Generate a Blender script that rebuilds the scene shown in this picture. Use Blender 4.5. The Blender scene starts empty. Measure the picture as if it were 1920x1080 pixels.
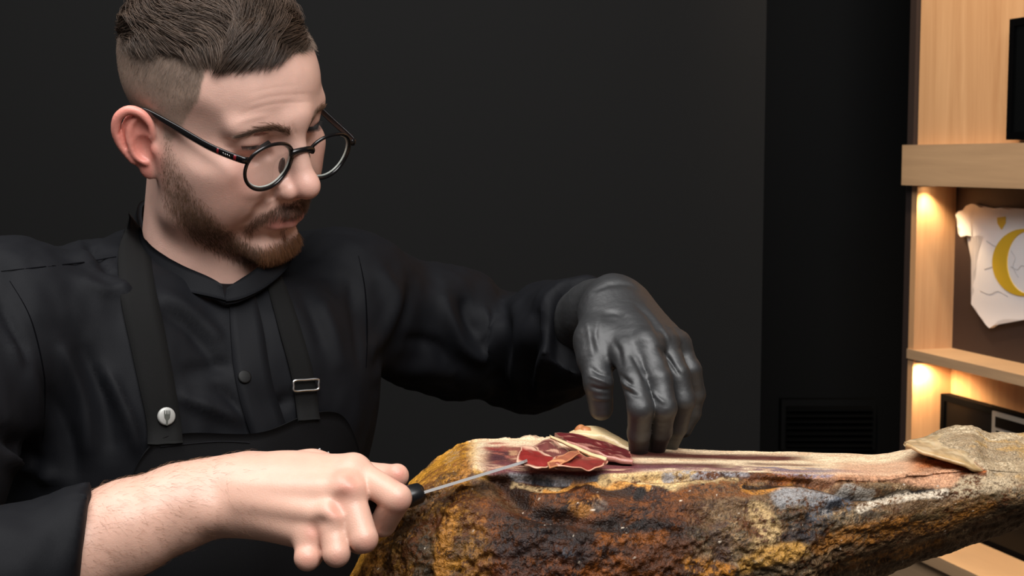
import bpy, bmesh, math, random
import numpy as np
from mathutils import Vector, Matrix
from mathutils.bvhtree import BVHTree

# ------------------------------------------------------------------ camera, world, light, exposure
scene = bpy.context.scene
COL = scene.collection
F = 2667.0                      # focal length in pixels of the 1920 x 1080 frame
PITCH = math.radians(5.15)
CAM = np.array([0.0, 0.0, 1.5])
cam_data = bpy.data.cameras.new('camera')
cam_data.sensor_width = 36.0
cam_data.lens = 36.0 * F / 1920.0
cam_data.clip_start = 0.05
cam_data.dof.use_dof = True
cam_data.dof.focus_distance = 1.06
cam_data.dof.aperture_fstop = 20.0
cam = bpy.data.objects.new('camera', cam_data)
cam.location = CAM
cam.rotation_euler = (math.radians(90) - PITCH, 0, 0)
COL.objects.link(cam)
scene.camera = cam

world = bpy.data.worlds.new('world')
scene.world = world
world.use_nodes = True
world.node_tree.nodes['Background'].inputs[0].default_value = (1.0, 0.97, 0.94, 1)
world.node_tree.nodes['Background'].inputs[1].default_value = 0.07

def area_light(name, loc, target, sx, sy, power, color):
    d = bpy.data.lights.new(name, 'AREA')
    d.shape = 'RECTANGLE'; d.size = sx; d.size_y = sy
    d.energy = power; d.color = color
    o = bpy.data.objects.new(name, d)
    o.location = loc
    o.rotation_euler = (Vector(target) - Vector(loc)).to_track_quat('-Z', 'Y').to_euler()
    COL.objects.link(o)
    return o

area_light('softbox_key', (0.25, -0.05, 2.55), (-0.12, 1.15, 1.38), 1.1, 0.8, 33, (1.0, 0.985, 0.97))
area_light('ceiling_panel', (-0.55, 0.75, 2.75), (-0.2, 1.1, 1.4), 1.3, 0.9, 27, (1.0, 0.985, 0.97))

def spot_lamp(name, loc, target, power, color, size, soft):
    d = bpy.data.lights.new(name, 'SPOT'); d.energy = power; d.color = color
    d.spot_size = math.radians(size); d.spot_blend = 0.7; d.shadow_soft_size = soft
    o = bpy.data.objects.new(name, d); o.location = loc
    o.rotation_euler = (Vector(target) - Vector(loc)).to_track_quat('-Z', 'Y').to_euler()
    COL.objects.link(o)
spot_lamp('added_panel_spot', (0.35, 2.05, 2.75), (0.85, 2.35, 1.55), 75, (1.0, 0.80, 0.58), 55, 0.06)  # unseen spot, added to brighten the upper oak panel

scene.view_settings.view_transform = 'Standard'
scene.view_settings.look = 'None'
scene.view_settings.gamma = 1.0
scene.view_settings.use_curve_mapping = False
scene.view_settings.exposure = 0.0

# ------------------------------------------------------------------ helpers
cp, sp = math.cos(PITCH), math.sin(PITCH)
RIGHT = np.array([1.0, 0, 0]); DOWN = np.array([0, -sp, -cp]); FWD = np.array([0, cp, -sp])
CAMM = np.stack([RIGHT, DOWN, FWD], 1)            # camera axes as columns

def P(x, y, d):
    """world point seen at photo pixel (x, y) at distance d along the view axis"""
    return CAM + ((x - 960) / F * d) * RIGHT + ((y - 540) / F * d) * DOWN + d * FWD

def project(w):
    c = (np.asarray(w) - CAM) @ CAMM
    return np.stack([960 + F * c[..., 0] / c[..., 2], 540 + F * c[..., 1] / c[..., 2], c[..., 2]], -1)

def lin(r, g, b):
    def c(v):
        v /= 255.0
        return v / 12.92 if v <= 0.04045 else ((v + 0.055) / 1.055) ** 2.4
    return (c(r), c(g), c(b))

def smoothstep(a, b, x):
    t = np.clip((x - a) / (b - a), 0, 1)
    return t * t * (3 - 2 * t)

def _hash(i, j, k, seed):
    n = (i * 374761393 + j * 668265263 + k * 2147483647 + seed * 144269504) & 0xffffffff
    n = ((n ^ (n >> 13)) * 1274126177) & 0xffffffff
    n = ((n ^ (n >> 15)) * 2246822519) & 0xffffffff
    return ((n ^ (n >> 16)) & 0xffff) / 65535.0

def vnoise(p, seed=0):
    """value noise in 0..1 for an (n,3) array"""
    p = np.asarray(p, float)
    i = np.floor(p).astype(np.int64); f = p - i
    f = f * f * (3 - 2 * f)
    out = np.zeros(len(p))
    for dx in (0, 1):
        wx = f[:, 0] if dx else 1 - f[:, 0]
        for dy in (0, 1):
            wy = f[:, 1] if dy else 1 - f[:, 1]
            for dz in (0, 1):
                wz = f[:, 2] if dz else 1 - f[:, 2]
                out += wx * wy * wz * _hash(i[:, 0] + dx, i[:, 1] + dy, i[:, 2] + dz, seed)
    return out

def fbm(p, oct=4, seed=0, gain=0.5):
    a, s, t = 1.0, 0.0, 0.0
    p = np.asarray(p, float)
    for o in range(oct):
        s = s + a * vnoise(p * 2 ** o + 17.3 * o, seed + o); t += a; a *= gain
    return s / t

class Field:
    """a signed distance volume that is sculpted by blending simple solids"""
    def __init__(self, lo, hi, h):
        self.lo = np.array(lo, float); self.h = h
        n = np.ceil((np.array(hi) - self.lo) / h).astype(int) + 1
        self.ax = [self.lo[i] + h * np.arange(n[i]) for i in range(3)]
        self.f = np.full(n, 1e3, np.float32)
    def _sub(self, lo, hi):
        sl = []
        for i in range(3):
            a = int(max(0, np.floor((lo[i] - self.lo[i]) / self.h)))
            b = int(min(len(self.ax[i]), np.ceil((hi[i] - self.lo[i]) / self.h) + 1))
            sl.append(slice(a, max(a, b)))
        g = [self.ax[0][sl[0]][:, None, None], self.ax[1][sl[1]][None, :, None], self.ax[2][sl[2]][None, None, :]]
        return tuple(sl), g
    def _blend(self, sl, d, k, mode):
        a = self.f[sl]
        d = d.astype(np.float32)
        if mode == 'sub':
            d = -d
            if k > 0:
                t = np.maximum(k - np.abs(a - d), 0) / k
                self.f[sl] = np.maximum(a, d) + t * t * k * 0.25
            else:
                self.f[sl] = np.maximum(a, d)
        else:
            if k > 0:
                t = np.maximum(k - np.abs(a - d), 0) / k
                self.f[sl] = np.minimum(a, d) - t * t * k * 0.25
            else:
                self.f[sl] = np.minimum(a, d)
    def ell(self, c, r, k=0.0, mode='add', R=None):
        c = np.array(c, float); r = np.array(r, float)
        m = r.max() * 1.25 + 1.3 * k + 3 * self.h
        sl, g = self._sub(c - m, c + m)
        q = [g[i] - c[i] for i in range(3)]
        if R is not None:      # columns of R are the local axes
            R = np.asarray(R)
            q = [q[0] * R[0, i] + q[1] * R[1, i] + q[2] * R[2, i] for i in range(3)]
        k0 = np.sqrt((q[0] / r[0]) ** 2 + (q[1] / r[1]) ** 2 + (q[2] / r[2]) ** 2) + 1e-9
        k1 = np.sqrt((q[0] / r[0] ** 2) ** 2 + (q[1] / r[1] ** 2) ** 2 + (q[2] / r[2] ** 2) ** 2) + 1e-9
        self._blend(sl, k0 * (k0 - 1) / k1, k, mode)
    def cone(self, a, b, ra, rb, k=0.0, mode='add'):
        a = np.array(a, float); b = np.array(b, float)
        m = max(ra, rb) + k + 3 * self.h
        sl, g = self._sub(np.minimum(a, b) - m, np.maximum(a, b) + m)
        ab = b - a; L = ab @ ab + 1e-12
        q = [g[i] - a[i] for i in range(3)]
        t = np.clip((q[0] * ab[0] + q[1] * ab[1] + q[2] * ab[2]) / L, 0, 1)
        d = np.sqrt((q[0] - t * ab[0]) ** 2 + (q[1] - t * ab[1]) ** 2 + (q[2] - t * ab[2]) ** 2)
        self._blend(sl, d - (ra + (rb - ra) * t), k, mode)
    def chain(self, pts, rad, k=0.0, mode='add'):
        for i in range(len(pts) - 1):
            self.cone(pts[i], pts[i + 1], rad[i], rad[i + 1], k, mode)
    def mesh(self):
        """surface nets"""
        f = self.f; s = f < 0
        n = np.array(f.shape)
        cnt = np.zeros(n - 1, np.int8)
        for dx in (0, 1):
            for dy in (0, 1):
                for dz in (0, 1):
                    cnt += s[dx:n[0] - 1 + dx, dy:n[1] - 1 + dy, dz:n[2] - 1 + dz]
        cells = np.argwhere((cnt > 0) & (cnt < 8))
        vid = np.full(n - 1, -1, np.int64)
        vid[cells[:, 0], cells[:, 1], cells[:, 2]] = np.arange(len(cells))
        corners = np.array([[x, y, z] for x in (0, 1) for y in (0, 1) for z in (0, 1)])
        val = np.stack([f[cells[:, 0] + c[0], cells[:, 1] + c[1], cells[:, 2] + c[2]] for c in corners], 1)
        acc = np.zeros((len(cells), 3)); num = np.zeros(len(cells))
        for i in range(8):
            for j in range(i + 1, 8):
                if np.abs(corners[i] - corners[j]).sum() != 1: continue
                a, b = val[:, i], val[:, j]
                m = (a < 0) != (b < 0)
                t = a[m] / (a[m] - b[m])
                acc[m] += corners[i] + t[:, None] * (corners[j] - corners[i]); num[m] += 1
        v = self.lo + (cells + acc / num[:, None]) * self.h
        quads = []
        for axis in range(3):
            u, w = (axis + 1) % 3, (axis + 2) % 3
            sa = [slice(None)] * 3; sb = [slice(None)] * 3
            sa[axis] = slice(0, -1); sb[axis] = slice(1, None)
            ch = s[tuple(sa)] != s[tuple(sb)]
            e = np.argwhere(ch)
            e = e[(e[:, u] > 0) & (e[:, w] > 0) & (e[:, u] < n[u] - 1) & (e[:, w] < n[w] - 1)]
            flip = s[e[:, 0], e[:, 1], e[:, 2]]
            q = []
            for du, dw in ((0, 0), (-1, 0), (-1, -1), (0, -1)):
                c = e.copy(); c[:, u] += du; c[:, w] += dw
                q.append(vid[c[:, 0], c[:, 1], c[:, 2]])
            q = np.stack(q, 1)
            q[~flip] = q[~flip][:, ::-1]
            quads.append(q)
        q = np.concatenate(quads)
        return v, q[(q >= 0).all(1)]

def largest(v, q):
    """keep the biggest connected surface only"""
    lab = np.arange(len(v)); a = q.ravel(); b = np.roll(q, -1, 1).ravel()
    while True:
        old = lab.copy(); m = np.minimum(lab[a], lab[b])
        np.minimum.at(lab, a, m); np.minimum.at(lab, b, m); lab = lab[lab]
        if (old == lab).all(): break
    keep = lab == np.bincount(lab).argmax()
    new = np.cumsum(keep) - 1
    return v[keep], new[q[keep[q[:, 0]]]]

def relax(v, q, it=1, lam=0.5):
    """laplacian smoothing of a quad mesh"""
    for _ in range(it):
        acc = np.zeros_like(v); n = np.zeros(len(v))
        for i in range(4):
            for j in ((i + 1) % 4, (i - 1) % 4):
                np.add.at(acc, q[:, i], v[q[:, j]]); np.add.at(n, q[:, i], 1)
        v = v + lam * (acc / np.maximum(n, 1)[:, None] - v)
    return v

def vnormals(v, q):
    a = np.cross(v[q[:, 2]] - v[q[:, 0]], v[q[:, 3]] - v[q[:, 1]]) if q.shape[1] == 4 else np.cross(v[q[:, 1]] - v[q[:, 0]], v[q[:, 2]] - v[q[:, 0]])
    nrm = np.zeros_like(v)
    for i in range(q.shape[1]): np.add.at(nrm, q[:, i], a)
    return nrm / (np.linalg.norm(nrm, axis=1)[:, None] + 1e-12)

def make_obj(name, v, faces, mat, parent=None, smooth=True, color=None, label=None, category=None, group=None, kind=None):
    me = bpy.data.meshes.new(name)
    v = np.asarray(v, np.float32)
    if isinstance(faces, np.ndarray):
        nf, k = faces.shape
        me.vertices.add(len(v)); me.vertices.foreach_set('co', v.ravel())
        me.loops.add(nf * k); me.loops.foreach_set('vertex_index', faces.astype(np.int32).ravel())
        me.polygons.add(nf); me.polygons.foreach_set('loop_start', np.arange(0, nf * k, k, dtype=np.int32))
        me.polygons.foreach_set('loop_total', np.full(nf, k, np.int32))
        me.update(calc_edges=True)
    else:
        me.from_pydata([tuple(map(float, p)) for p in v], [], [tuple(map(int, f)) for f in faces])
    me.validate()
    me.polygons.foreach_set('use_smooth', np.full(len(me.polygons), smooth))
    if color is not None:
        at = me.color_attributes.new('tint', 'FLOAT_COLOR', 'POINT')
        c = np.ones((len(v), 4), np.float32); c[:, :3] = color
        at.data.foreach_set('color', c.ravel())
    if mat is not None: me.materials.append(mat)
    o = bpy.data.objects.new(name, me)
    COL.objects.link(o)
    if parent is not None: o.parent = parent
    tag(o, label, category, group, kind)
    return o

def tag(o, label=None, category=None, group=None, kind=None):
    if label: o['label'] = label
    if category: o['category'] = category
    if group: o['group'] = group
    if kind: o['kind'] = kind
    return o

def empty(name, loc=(0, 0, 0), **kw):
    o = bpy.data.objects.new(name, None)
    o.empty_display_size = 0.05
    COL.objects.link(o)
    return tag(o, **kw)

def tubes(paths, rad, sides=3):
    """many tapered tubes at once: paths (n, m, 3), rad (n, m) -> verts, quads"""
    paths = np.asarray(paths, float); n, m, _ = paths.shape
    t = np.gradient(paths, axis=1); t /= np.linalg.norm(t, axis=2)[..., None] + 1e-12
    ref = np.where(np.abs(t[..., 2:3]) < 0.9, np.array([0, 0, 1.0]), np.array([1.0, 0, 0]))
    u = np.cross(t, ref); u /= np.linalg.norm(u, axis=2)[..., None] + 1e-12
    w = np.cross(t, u)
    rad = np.broadcast_to(rad, (n, m))
    ang = np.arange(sides) * 2 * np.pi / sides
    v = paths[:, :, None] + rad[:, :, None, None] * (np.cos(ang)[:, None] * u[:, :, None] + np.sin(ang)[:, None] * w[:, :, None])
    idx = np.arange(n * m * sides).reshape(n, m, sides)
    a = idx[:, :-1]; b = idx[:, 1:]
    q = np.stack([a, np.roll(a, -1, 2), np.roll(b, -1, 2), b], -1).reshape(-1, 4)
    return v.reshape(-1, 3), q

def tube_path(pts, rad, sides=10, closed=False, sub=1):
    """one smooth round tube with end caps through the given points"""
    pts = np.asarray(pts, float)
    if sub > 1: pts = resample(pts, sub, closed)
    n = len(pts)
    rad = np.interp(np.linspace(0, 1, n), np.linspace(0, 1, len(np.atleast_1d(rad))), np.atleast_1d(rad))
    t = (np.roll(pts, -1, 0) - np.roll(pts, 1, 0)) if closed else np.gradient(pts, axis=0)
    t /= np.linalg.norm(t, axis=1)[:, None] + 1e-12
    u = np.cross(t[0], [0.13, 0.4, 1]); u /= np.linalg.norm(u)
    us = []
    for i in range(n):
        u = u - t[i] * (u @ t[i]); u = u / np.linalg.norm(u); us.append(u)
    us = np.array(us); ws = np.cross(t, us)
    ang = np.arange(sides) * 2 * np.pi / sides
    v = (pts[:, None] + rad[:, None, None] * (np.cos(ang)[:, None] * us[:, None] + np.sin(ang)[:, None] * ws[:, None])).reshape(-1, 3)
    faces = []
    for i in range(n if closed else n - 1):
        j = (i + 1) % n
        for k in range(sides):
            l = (k + 1) % sides
            faces.append((i * sides + k, i * sides + l, j * sides + l, j * sides + k))
    if not closed:
        faces.append(tuple(range(sides))[::-1]); faces.append(tuple(range((n - 1) * sides, n * sides)))
    return v, faces

def resample(pts, sub, closed=False):
    """catmull-rom"""
    pts = np.asarray(pts, float); n = len(pts); out = []
    for i in range(n if closed else n - 1):
        p0, p1, p2, p3 = (pts[(i - 1) % n], pts[i], pts[(i + 1) % n], pts[(i + 2) % n]) if closed else (pts[max(i - 1, 0)], pts[i], pts[i + 1], pts[min(i + 2, n - 1)])
        for s in range(sub):
            t = s / sub
            out.append(0.5 * (2 * p1 + (p2 - p0) * t + (2 * p0 - 5 * p1 + 4 * p2 - p3) * t * t + (3 * p1 - p0 - 3 * p2 + p3) * t ** 3))
    if not closed: out.append(pts[-1])
    return np.array(out)

def join(parts):
    vs, fs, o = [], [], 0
    for v, f in parts:
        vs.append(np.asarray(v)); fs += [tuple(int(i) + o for i in x) for x in f]; o += len(v)
    return np.concatenate(vs), fs

# ---- materials
def mat(name, color=(0.8, 0.8, 0.8), rough=0.5, metal=0.0, spec=0.5, tint=False, bump=0.0, bscale=200.0, sss=0.0, noise=0.0, nscale=50.0, sheen=0.0, coat=0.0, detail=3.0):
    m = bpy.data.materials.new(name); m.use_nodes = True
    nt = m.node_tree; b = nt.nodes['Principled BSDF']
    b.inputs['Base Color'].default_value = (*color, 1)
    b.inputs['Roughness'].default_value = rough; b.inputs['Metallic'].default_value = metal
    b.inputs['Specular IOR Level'].default_value = spec
    b.inputs['Sheen Weight'].default_value = sheen; b.inputs['Coat Weight'].default_value = coat
    if sss:
        b.inputs['Subsurface Weight'].default_value = sss
        b.inputs['Subsurface Radius'].default_value = (1.0, 0.35, 0.2); b.inputs['Subsurface Scale'].default_value = 0.006
    tc = nt.nodes.new('ShaderNodeTexCoord')
    src = None
    if tint:
        a = nt.nodes.new('ShaderNodeAttribute'); a.attribute_name = 'tint'; src = a.outputs['Color']
        nt.links.new(src, b.inputs['Base Color'])
    if noise:
        n = nt.nodes.new('ShaderNodeTexNoise'); n.inputs['Scale'].default_value = nscale; n.inputs['Detail'].default_value = 5
        nt.links.new(tc.outputs['Object'], n.inputs['Vector'])
        mr = nt.nodes.new('ShaderNodeMapRange'); mr.inputs[1].default_value = 0.3; mr.inputs[2].default_value = 0.7
        mr.inputs[3].default_value = 1 - noise; mr.inputs[4].default_value = 1 + noise
        nt.links.new(n.outputs['Fac'], mr.inputs[0])
        mx = nt.nodes.new('ShaderNodeVectorMath'); mx.operation = 'SCALE'
        if src is not None: nt.links.new(src, mx.inputs[0])
        else: mx.inputs[0].default_value = color
        nt.links.new(mr.outputs[0], mx.inputs['Scale'])
        nt.links.new(mx.outputs[0], b.inputs['Base Color'])
    if bump:
        n2 = nt.nodes.new('ShaderNodeTexNoise'); n2.inputs['Scale'].default_value = bscale; n2.inputs['Detail'].default_value = detail
        nt.links.new(tc.outputs['Object'], n2.inputs['Vector'])
        bp = nt.nodes.new('ShaderNodeBump'); bp.inputs['Strength'].default_value = bump; bp.inputs['Distance'].default_value = 0.002
        nt.links.new(n2.outputs['Fac'], bp.inputs['Height']); nt.links.new(bp.outputs[0], b.inputs['Normal'])
    return m

def gauss(v, c, r): 
    d = (v - np.array(c)) / np.array(r)
    return np.exp(-(d * d).sum(1))
def mixc(a, b, w): return a * (1 - w[:, None]) + np.array(b) * w[:, None]

# ------------------------------------------------------------------ the setting
def quad_box(name, pts8, m_, parent=None, **kw):
    f = [(0, 3, 2, 1), (4, 5, 6, 7), (0, 1, 5, 4), (1, 2, 6, 5), (2, 3, 7, 6), (3, 0, 4, 7)]
    return make_obj(name, pts8, f, m_, parent, smooth=False, **kw)
def box(name, lo, hi, m_, parent=None, **kw):
    x0, y0, z0 = lo; x1, y1, z1 = hi
    return quad_box(name, [(x0, y0, z0), (x1, y0, z0), (x1, y1, z0), (x0, y1, z0), (x0, y0, z1), (x1, y0, z1), (x1, y1, z1), (x0, y1, z1)], m_, parent, **kw)
M_wall = mat('charcoal_paint', lin(23, 23, 23), rough=0.75, spec=0.15, bump=0.05, bscale=300)
M_black = mat('black_panel', lin(5, 5, 5), rough=0.6, spec=0.2)
M_floor = mat('dark_floor', lin(70, 62, 55), rough=0.6, noise=0.2, nscale=6)
box('floor', (-3, -1.5, -.05), (3.2, 4.2, 0), M_floor, kind='structure')
WB = 2.3
wx = (1431 - 960) / F * WB
box('wall_back', (-3, WB, 0), (wx, WB + .12, 2.9), M_wall, kind='structure')
box('wall_recess', (wx - .1, 3.15, 0), (2.4, 3.25, 2.9), M_black, kind='structure')
vent = empty('vent_grille', label='black louvred vent grille low on the black recess wall', category='vent')
va = P(1478, 762, 3.13); vb = P(1640, 842, 3.13)
box('frame', (va[0] - .01, 3.12, vb[2] - .01), (vb[0] + .01, 3.1499, va[2] + .01), M_black, vent)
M_slat = mat('vent_slat', lin(6, 6, 6), rough=0.7, spec=.1)
for k in range(7):
    z = vb[2] + (va[2] - vb[2]) * (k + .5) / 7
    quad_box('slat', [(va[0], 3.105, z - .006), (vb[0], 3.105, z - .006), (vb[0], 3.12, z), (va[0], 3.12, z), (va[0], 3.105, z - .003), (vb[0], 3.105, z - .003), (vb[0], 3.12, z + .003), (va[0], 3.12, z + .003)], M_slat, vent)

# ---- oak wall unit at the right, running towards the viewer
def wood(name, c1, c2, scale, rough=0.5, axis='Z'):
    m = bpy.data.materials.new(name); m.use_nodes = True; nt = m.node_tree; b = nt.nodes['Principled BSDF']
    tc = nt.nodes.new('ShaderNodeTexCoord'); mp = nt.nodes.new('ShaderNodeMapping')
    mp.inputs['Scale'].default_value = (scale, scale, scale * .06) if axis == 'Z' else (scale * .06, scale * .06, scale)
    n = nt.nodes.new('ShaderNodeTexNoise'); n.inputs['Scale'].default_value = 1.0; n.inputs['Detail'].default_value = 6; n.inputs['Roughness'].default_value = 0.65; n.inputs['Distortion'].default_value = 0.6
    cr = nt.nodes.new('ShaderNodeValToRGB'); cr.color_ramp.elements[0].position = .3; cr.color_ramp.elements[1].position = .72
    cr.color_ramp.elements[0].color = (*c1, 1); cr.color_ramp.elements[1].color = (*c2, 1)
    nt.links.new(tc.outputs['Object'], mp.inputs[0]); nt.links.new(mp.outputs[0], n.inputs['Vector']); nt.links.new(n.outputs['Fac'], cr.inputs[0]); nt.links.new(cr.outputs[0], b.inputs['Base Color'])
    b.inputs['Roughness'].default_value = rough
    return m
M_oak = wood('oak_vertical', lin(190, 140, 96), lin(222, 176, 130), 26)
M_oakh = wood('oak_horizontal', lin(160, 130, 100), lin(194, 160, 124), 26, axis='H')
M_brown = mat('dark_brown_edge', lin(46, 34, 30), rough=.6)
M_niche = mat('dark_brown_back', lin(52, 36, 31), rough=.6)
SO = np.array([(1706 - 960) / F * 2.6, 2.6]); EU = np.array([.282, -.959]); EW = np.array([.959, .282])
def SU(u, w, z): q = SO + EU * u + EW * w; return np.array([q[0], q[1], z])
def Spix(x, y, w):
    """point of the unit (u, z) on its plane at depth w seen at a pixel"""
    d = P(x, y, 1.0) - CAM
    # (CAM + t d).xy = SO + EU u + EW w
    A = np.array([[d[0], -EU[0]], [d[1], -EU[1]]]); t, u = np.linalg.solve(A, SO + EW * w - CAM[:2])
    return u, CAM[2] + t * d[2]
def sbox(name, u0, u1, w0, w1, z0, z1, m_, parent=None, **kw):
    return quad_box(name, [SU(u0, w0, z0), SU(u1, w0, z0), SU(u1, w1, z0), SU(u0, w1, z0), SU(u0, w0, z1), SU(u1, w0, z1), SU(u1, w1, z1), SU(u0, w1, z1)], m_, parent, **kw)
unit = empty('wall_unit', label='oak wall unit with lit open niches behind the ham', category='shelf unit')
UE = 1.3; DW = .085
zf1 = Spix(1706, 272, 0)[1]; zf0 = Spix(1706, 347, 0)[1]
zs1 = Spix(1706, 655, 0)[1]; zs0 = Spix(1706, 673, 0)[1]
zb1 = Spix(1760, 1014, 0)[1]
sbox('side_panel', -.022, -.002, .004, DW + .06, 0.0, 2.6, M_brown, unit)
sbox('end_panel', -.002, .016, .004, DW, zs1, zf0, M_oak, unit)
sbox('end_panel', -.002, .016, .004, DW, zb1, zs0, M_oak, unit)
sbox('fascia', -.006, UE, -.016, .02, zf0, zf1, M_oakh, unit)
sbox('fascia_soffit', -.002, UE, .02, DW + .02, zf0 + .004, zf0 + .02, M_oakh, unit)
sbox('upper_panel', .0, UE, .012, .03, zf1, 2.6, M_oak, unit)
sbox('shelf_board', .0, UE, .0, DW, zs0, zs1, M_oakh, unit)
sbox('back_panel', .0, UE, DW, DW + .015, zs1, zf0, M_niche, unit)
sbox('back_panel', .0, UE, DW, DW + .015, zb1, zs0, M_oak, unit)
sbox('base_shelf', .0, UE, -.06, DW, zb1 - .022, zb1, M_oakh, unit)
sbox('base_cabinet', .0, UE, -.045, DW, 0.0, zb1 - .022, M_oakh, unit)
# recessed spot lamps with their light
M_puck = mat('lamp_rim', lin(210, 200, 190), rough=.3, metal=.7)
M_glow = bpy.data.materials.new('lamp_glow'); M_glow.use_nodes = True
_b = M_glow.node_tree.nodes['Principled BSDF']; _b.inputs['Emission Color'].default_value = (1, .78, .5, 1); _b.inputs['Emission Strength'].default_value = 6
def puck(u, w, z, which, power, cone=112):
    e = empty('spot_lamp', label=which, category='lamp', group='small spot lamps under the boards of the wall unit')
    n = 20
    for name, r0, r1, m_, dz in (('rim', .010, .016, M_puck, .0), ('diffuser', .0, .010, M_glow, .0)):
        v = []; f = []
        for rr, zz in ((r0, z - .004), (r1, z - .004), (r1, z - .0002), (r0, z - .0002)):
            for k in range(n):
                a = 2 * math.pi * k / n; v.append(SU(u + rr * math.cos(a), w + rr * math.sin(a), zz))
        for q in range(4):
            for k in range(n): f.append((q * n + k, q * n + (k + 1) % n, ((q + 1) % 4) * n + (k + 1) % n, ((q + 1) % 4) * n + k))
        make_obj(name, v, f, m_, e)
    l = bpy.data.lights.new('spot_light', 'SPOT'); l.energy = power; l.color = (1, .70, .38); l.spot_size = math.radians(cone); l.spot_blend = .45; l.shadow_soft_size = .02
    o = bpy.data.objects.new('spot_light', l); o.location = SU(u, w, z - .010); COL.objects.link(o); o.parent = e
for (u, w, z, lab) in ((.030, .018, zf0 + .002, 'warm spot lamp under the fascia, above the white map'), (.42, .042, zf0 + .004, 'unseen warm spot added under the fascia to light the white map'), (.030, .018, zs0, 'warm spot lamp under the shelf board, above the black screen'), (.42, .042, zs0, 'unseen warm spot added under the shelf board to light the lower niche')):  # the far pair is out of view, added to light map and niche
    puck(u, w, z, lab, *((2.0, 112) if z > zs1 else (2.8, 165)))

# ---- things on the unit
def plate(name, uz, w, t, m_, parent=None, **kw):
    n = len(uz); v = [SU(u, w - t, z) for u, z in uz] + [SU(u, w, z) for u, z in uz]
    f = [tuple(range(n)), tuple(range(n, 2 * n))[::-1]] + [(i, n + i, n + (i + 1) % n, (i + 1) % n) for i in range(n)]
    me = bpy.data.meshes.new(name); bm = bmesh.new()
    vs = [bm.verts.new(p) for p in v]
    for x in f: bm.faces.new([vs[i] for i in x])
    bmesh.ops.triangulate(bm, faces=[q for q in bm.faces if len(q.verts) > 4])
    bmesh.ops.recalc_face_normals(bm, faces=bm.faces)
    bm.to_mesh(me); bm.free(); me.materials.append(m_)
    o = bpy.data.objects.new(name, me); COL.objects.link(o)
    if parent: o.parent = parent
    return tag(o, **kw)
M_white = mat('white_acrylic', lin(244, 238, 238), rough=.4)
M_gold = mat('yellow_vinyl', lin(222, 178, 40), rough=.4)
M_line = mat('border_grey', lin(178, 172, 172), rough=.6)
wm = DW - .004
def U(pts, w): return [Spix(x, y, w) for x, y in pts]
coast = [(1798, 403), (1804, 396), (1812, 394), (1818, 386), (1828, 382), (1838, 384), (1844, 389), (1856, 388), (1868, 391), (1884, 389), (1898, 393), (1912, 391), (1930, 394), (1946, 392), (1962, 398), (1984, 404), (2010, 406), (2036, 402), (2040, 412), (2026, 424), (2008, 436), (1994, 452), (1986, 474), (1990, 492), (1978, 512), (1972, 536), (1958, 552), (1952, 572), (1944, 592), (1924, 600), (1904, 598), (1890, 598), (1878, 602), (1870, 610), (1862, 615), (1855, 608), (1850, 598), (1842, 590), (1838, 580), (1828, 570), (1830, 556), (1834, 546), (1831, 534), (1836, 522), (1830, 512), (1838, 500), (1840, 486), (1843, 470), (1848, 456), (1852, 446), (1844, 440), (1832, 444), (1820, 441), (1808, 444), (1804, 438), (1808, 430), (1802, 424), (1806, 416), (1801, 410)]
mp_ = empty('map_plaque', label='white map-shaped wall plaque with a yellow letter C', category='plaque')
plate('map_plate', U(coast, wm), wm, .008, M_white, mp_)
wl = wm - .0081
arc = []
for a in np.linspace(math.radians(42), math.radians(318), 40): arc.append((1922 + 60 * math.cos(a), 492 - 63 * math.sin(a)))
for a in np.linspace(math.radians(322), math.radians(38), 40): arc.append((1930 + 41 * math.cos(a), 492 - 59 * math.sin(a)))
no_, ni_ = U(arc[:40], wl), U(arc[:39:-1], wl)
v = [SU(u, wl - .002, z) for u, z in no_] + [SU(u, wl - .002, z) for u, z in ni_] + [SU(u, wl, z) for u, z in no_] + [SU(u, wl, z) for u, z in ni_]
f = []
for i in range(39): f += [(i, 40 + i, 41 + i, i + 1), (i, i + 1, 81 + i, 80 + i), (40 + i, 120 + i, 121 + i, 41 + i), (80 + i, 81 + i, 121 + i, 120 + i)]
f += [(0, 80, 120, 40), (39, 79, 159, 119)]
make_obj('letter_c', v, f, M_gold, mp_, smooth=False)
plate('emblem', U([(1871, 408), (1886, 406), (1886, 418), (1879, 430), (1872, 419)], wl), wl, .002, M_gold, mp_)
for ln in ([(1850, 452), (1866, 462), (1880, 458), (1894, 466)], [(1838, 545), (1856, 552), (1872, 546), (1890, 556)], [(1896, 500), (1908, 506), (1916, 498), (1930, 504)], [(1896, 470), (1904, 484), (1900, 500), (1910, 520)], [(1846, 505), (1862, 500)]):
    v, f = tube_path([SU(*(lambda q: (q[0], wl - .0002, q[1]))(Spix(x, y, wl))) for x, y in ln], [.0006], 6, sub=3)
    make_obj('border_line', v, f, M_line, mp_)
M_gloss = mat('black_glass', lin(5, 6, 7), rough=.3, spec=.15)
M_bezel = mat('black_bezel', lin(4, 4, 5), rough=.7, spec=.03)
def screen(name, x0, y0, y1, w, t, u1, label):
    ua, za = Spix(x0, y0, w - t); ub, zb = Spix(x0, y1, w - t)
    e = empty(name, label=label, category='screen')
    bz = .012
    sbox('bezel', ua, u1, w - t, w, zb, zb + bz, M_bezel, e); sbox('bezel', ua, u1, w - t, w, za - bz, za, M_bezel, e)
    sbox('bezel', ua, ua + bz, w - t, w, zb + bz, za - bz, M_bezel, e); sbox('bezel', u1 - bz, u1, w - t, w, zb + bz, za - bz, M_bezel, e)
    sbox('panel', ua + bz, u1 - bz, w - t + .003, w, zb + bz, za - bz, M_gloss, e)
    return ua, za, zb
screen('wall_screen', 1893, 36, 262, .012, .03, 1.0, 'black glossy screen on the oak panel at the top right edge')
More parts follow.
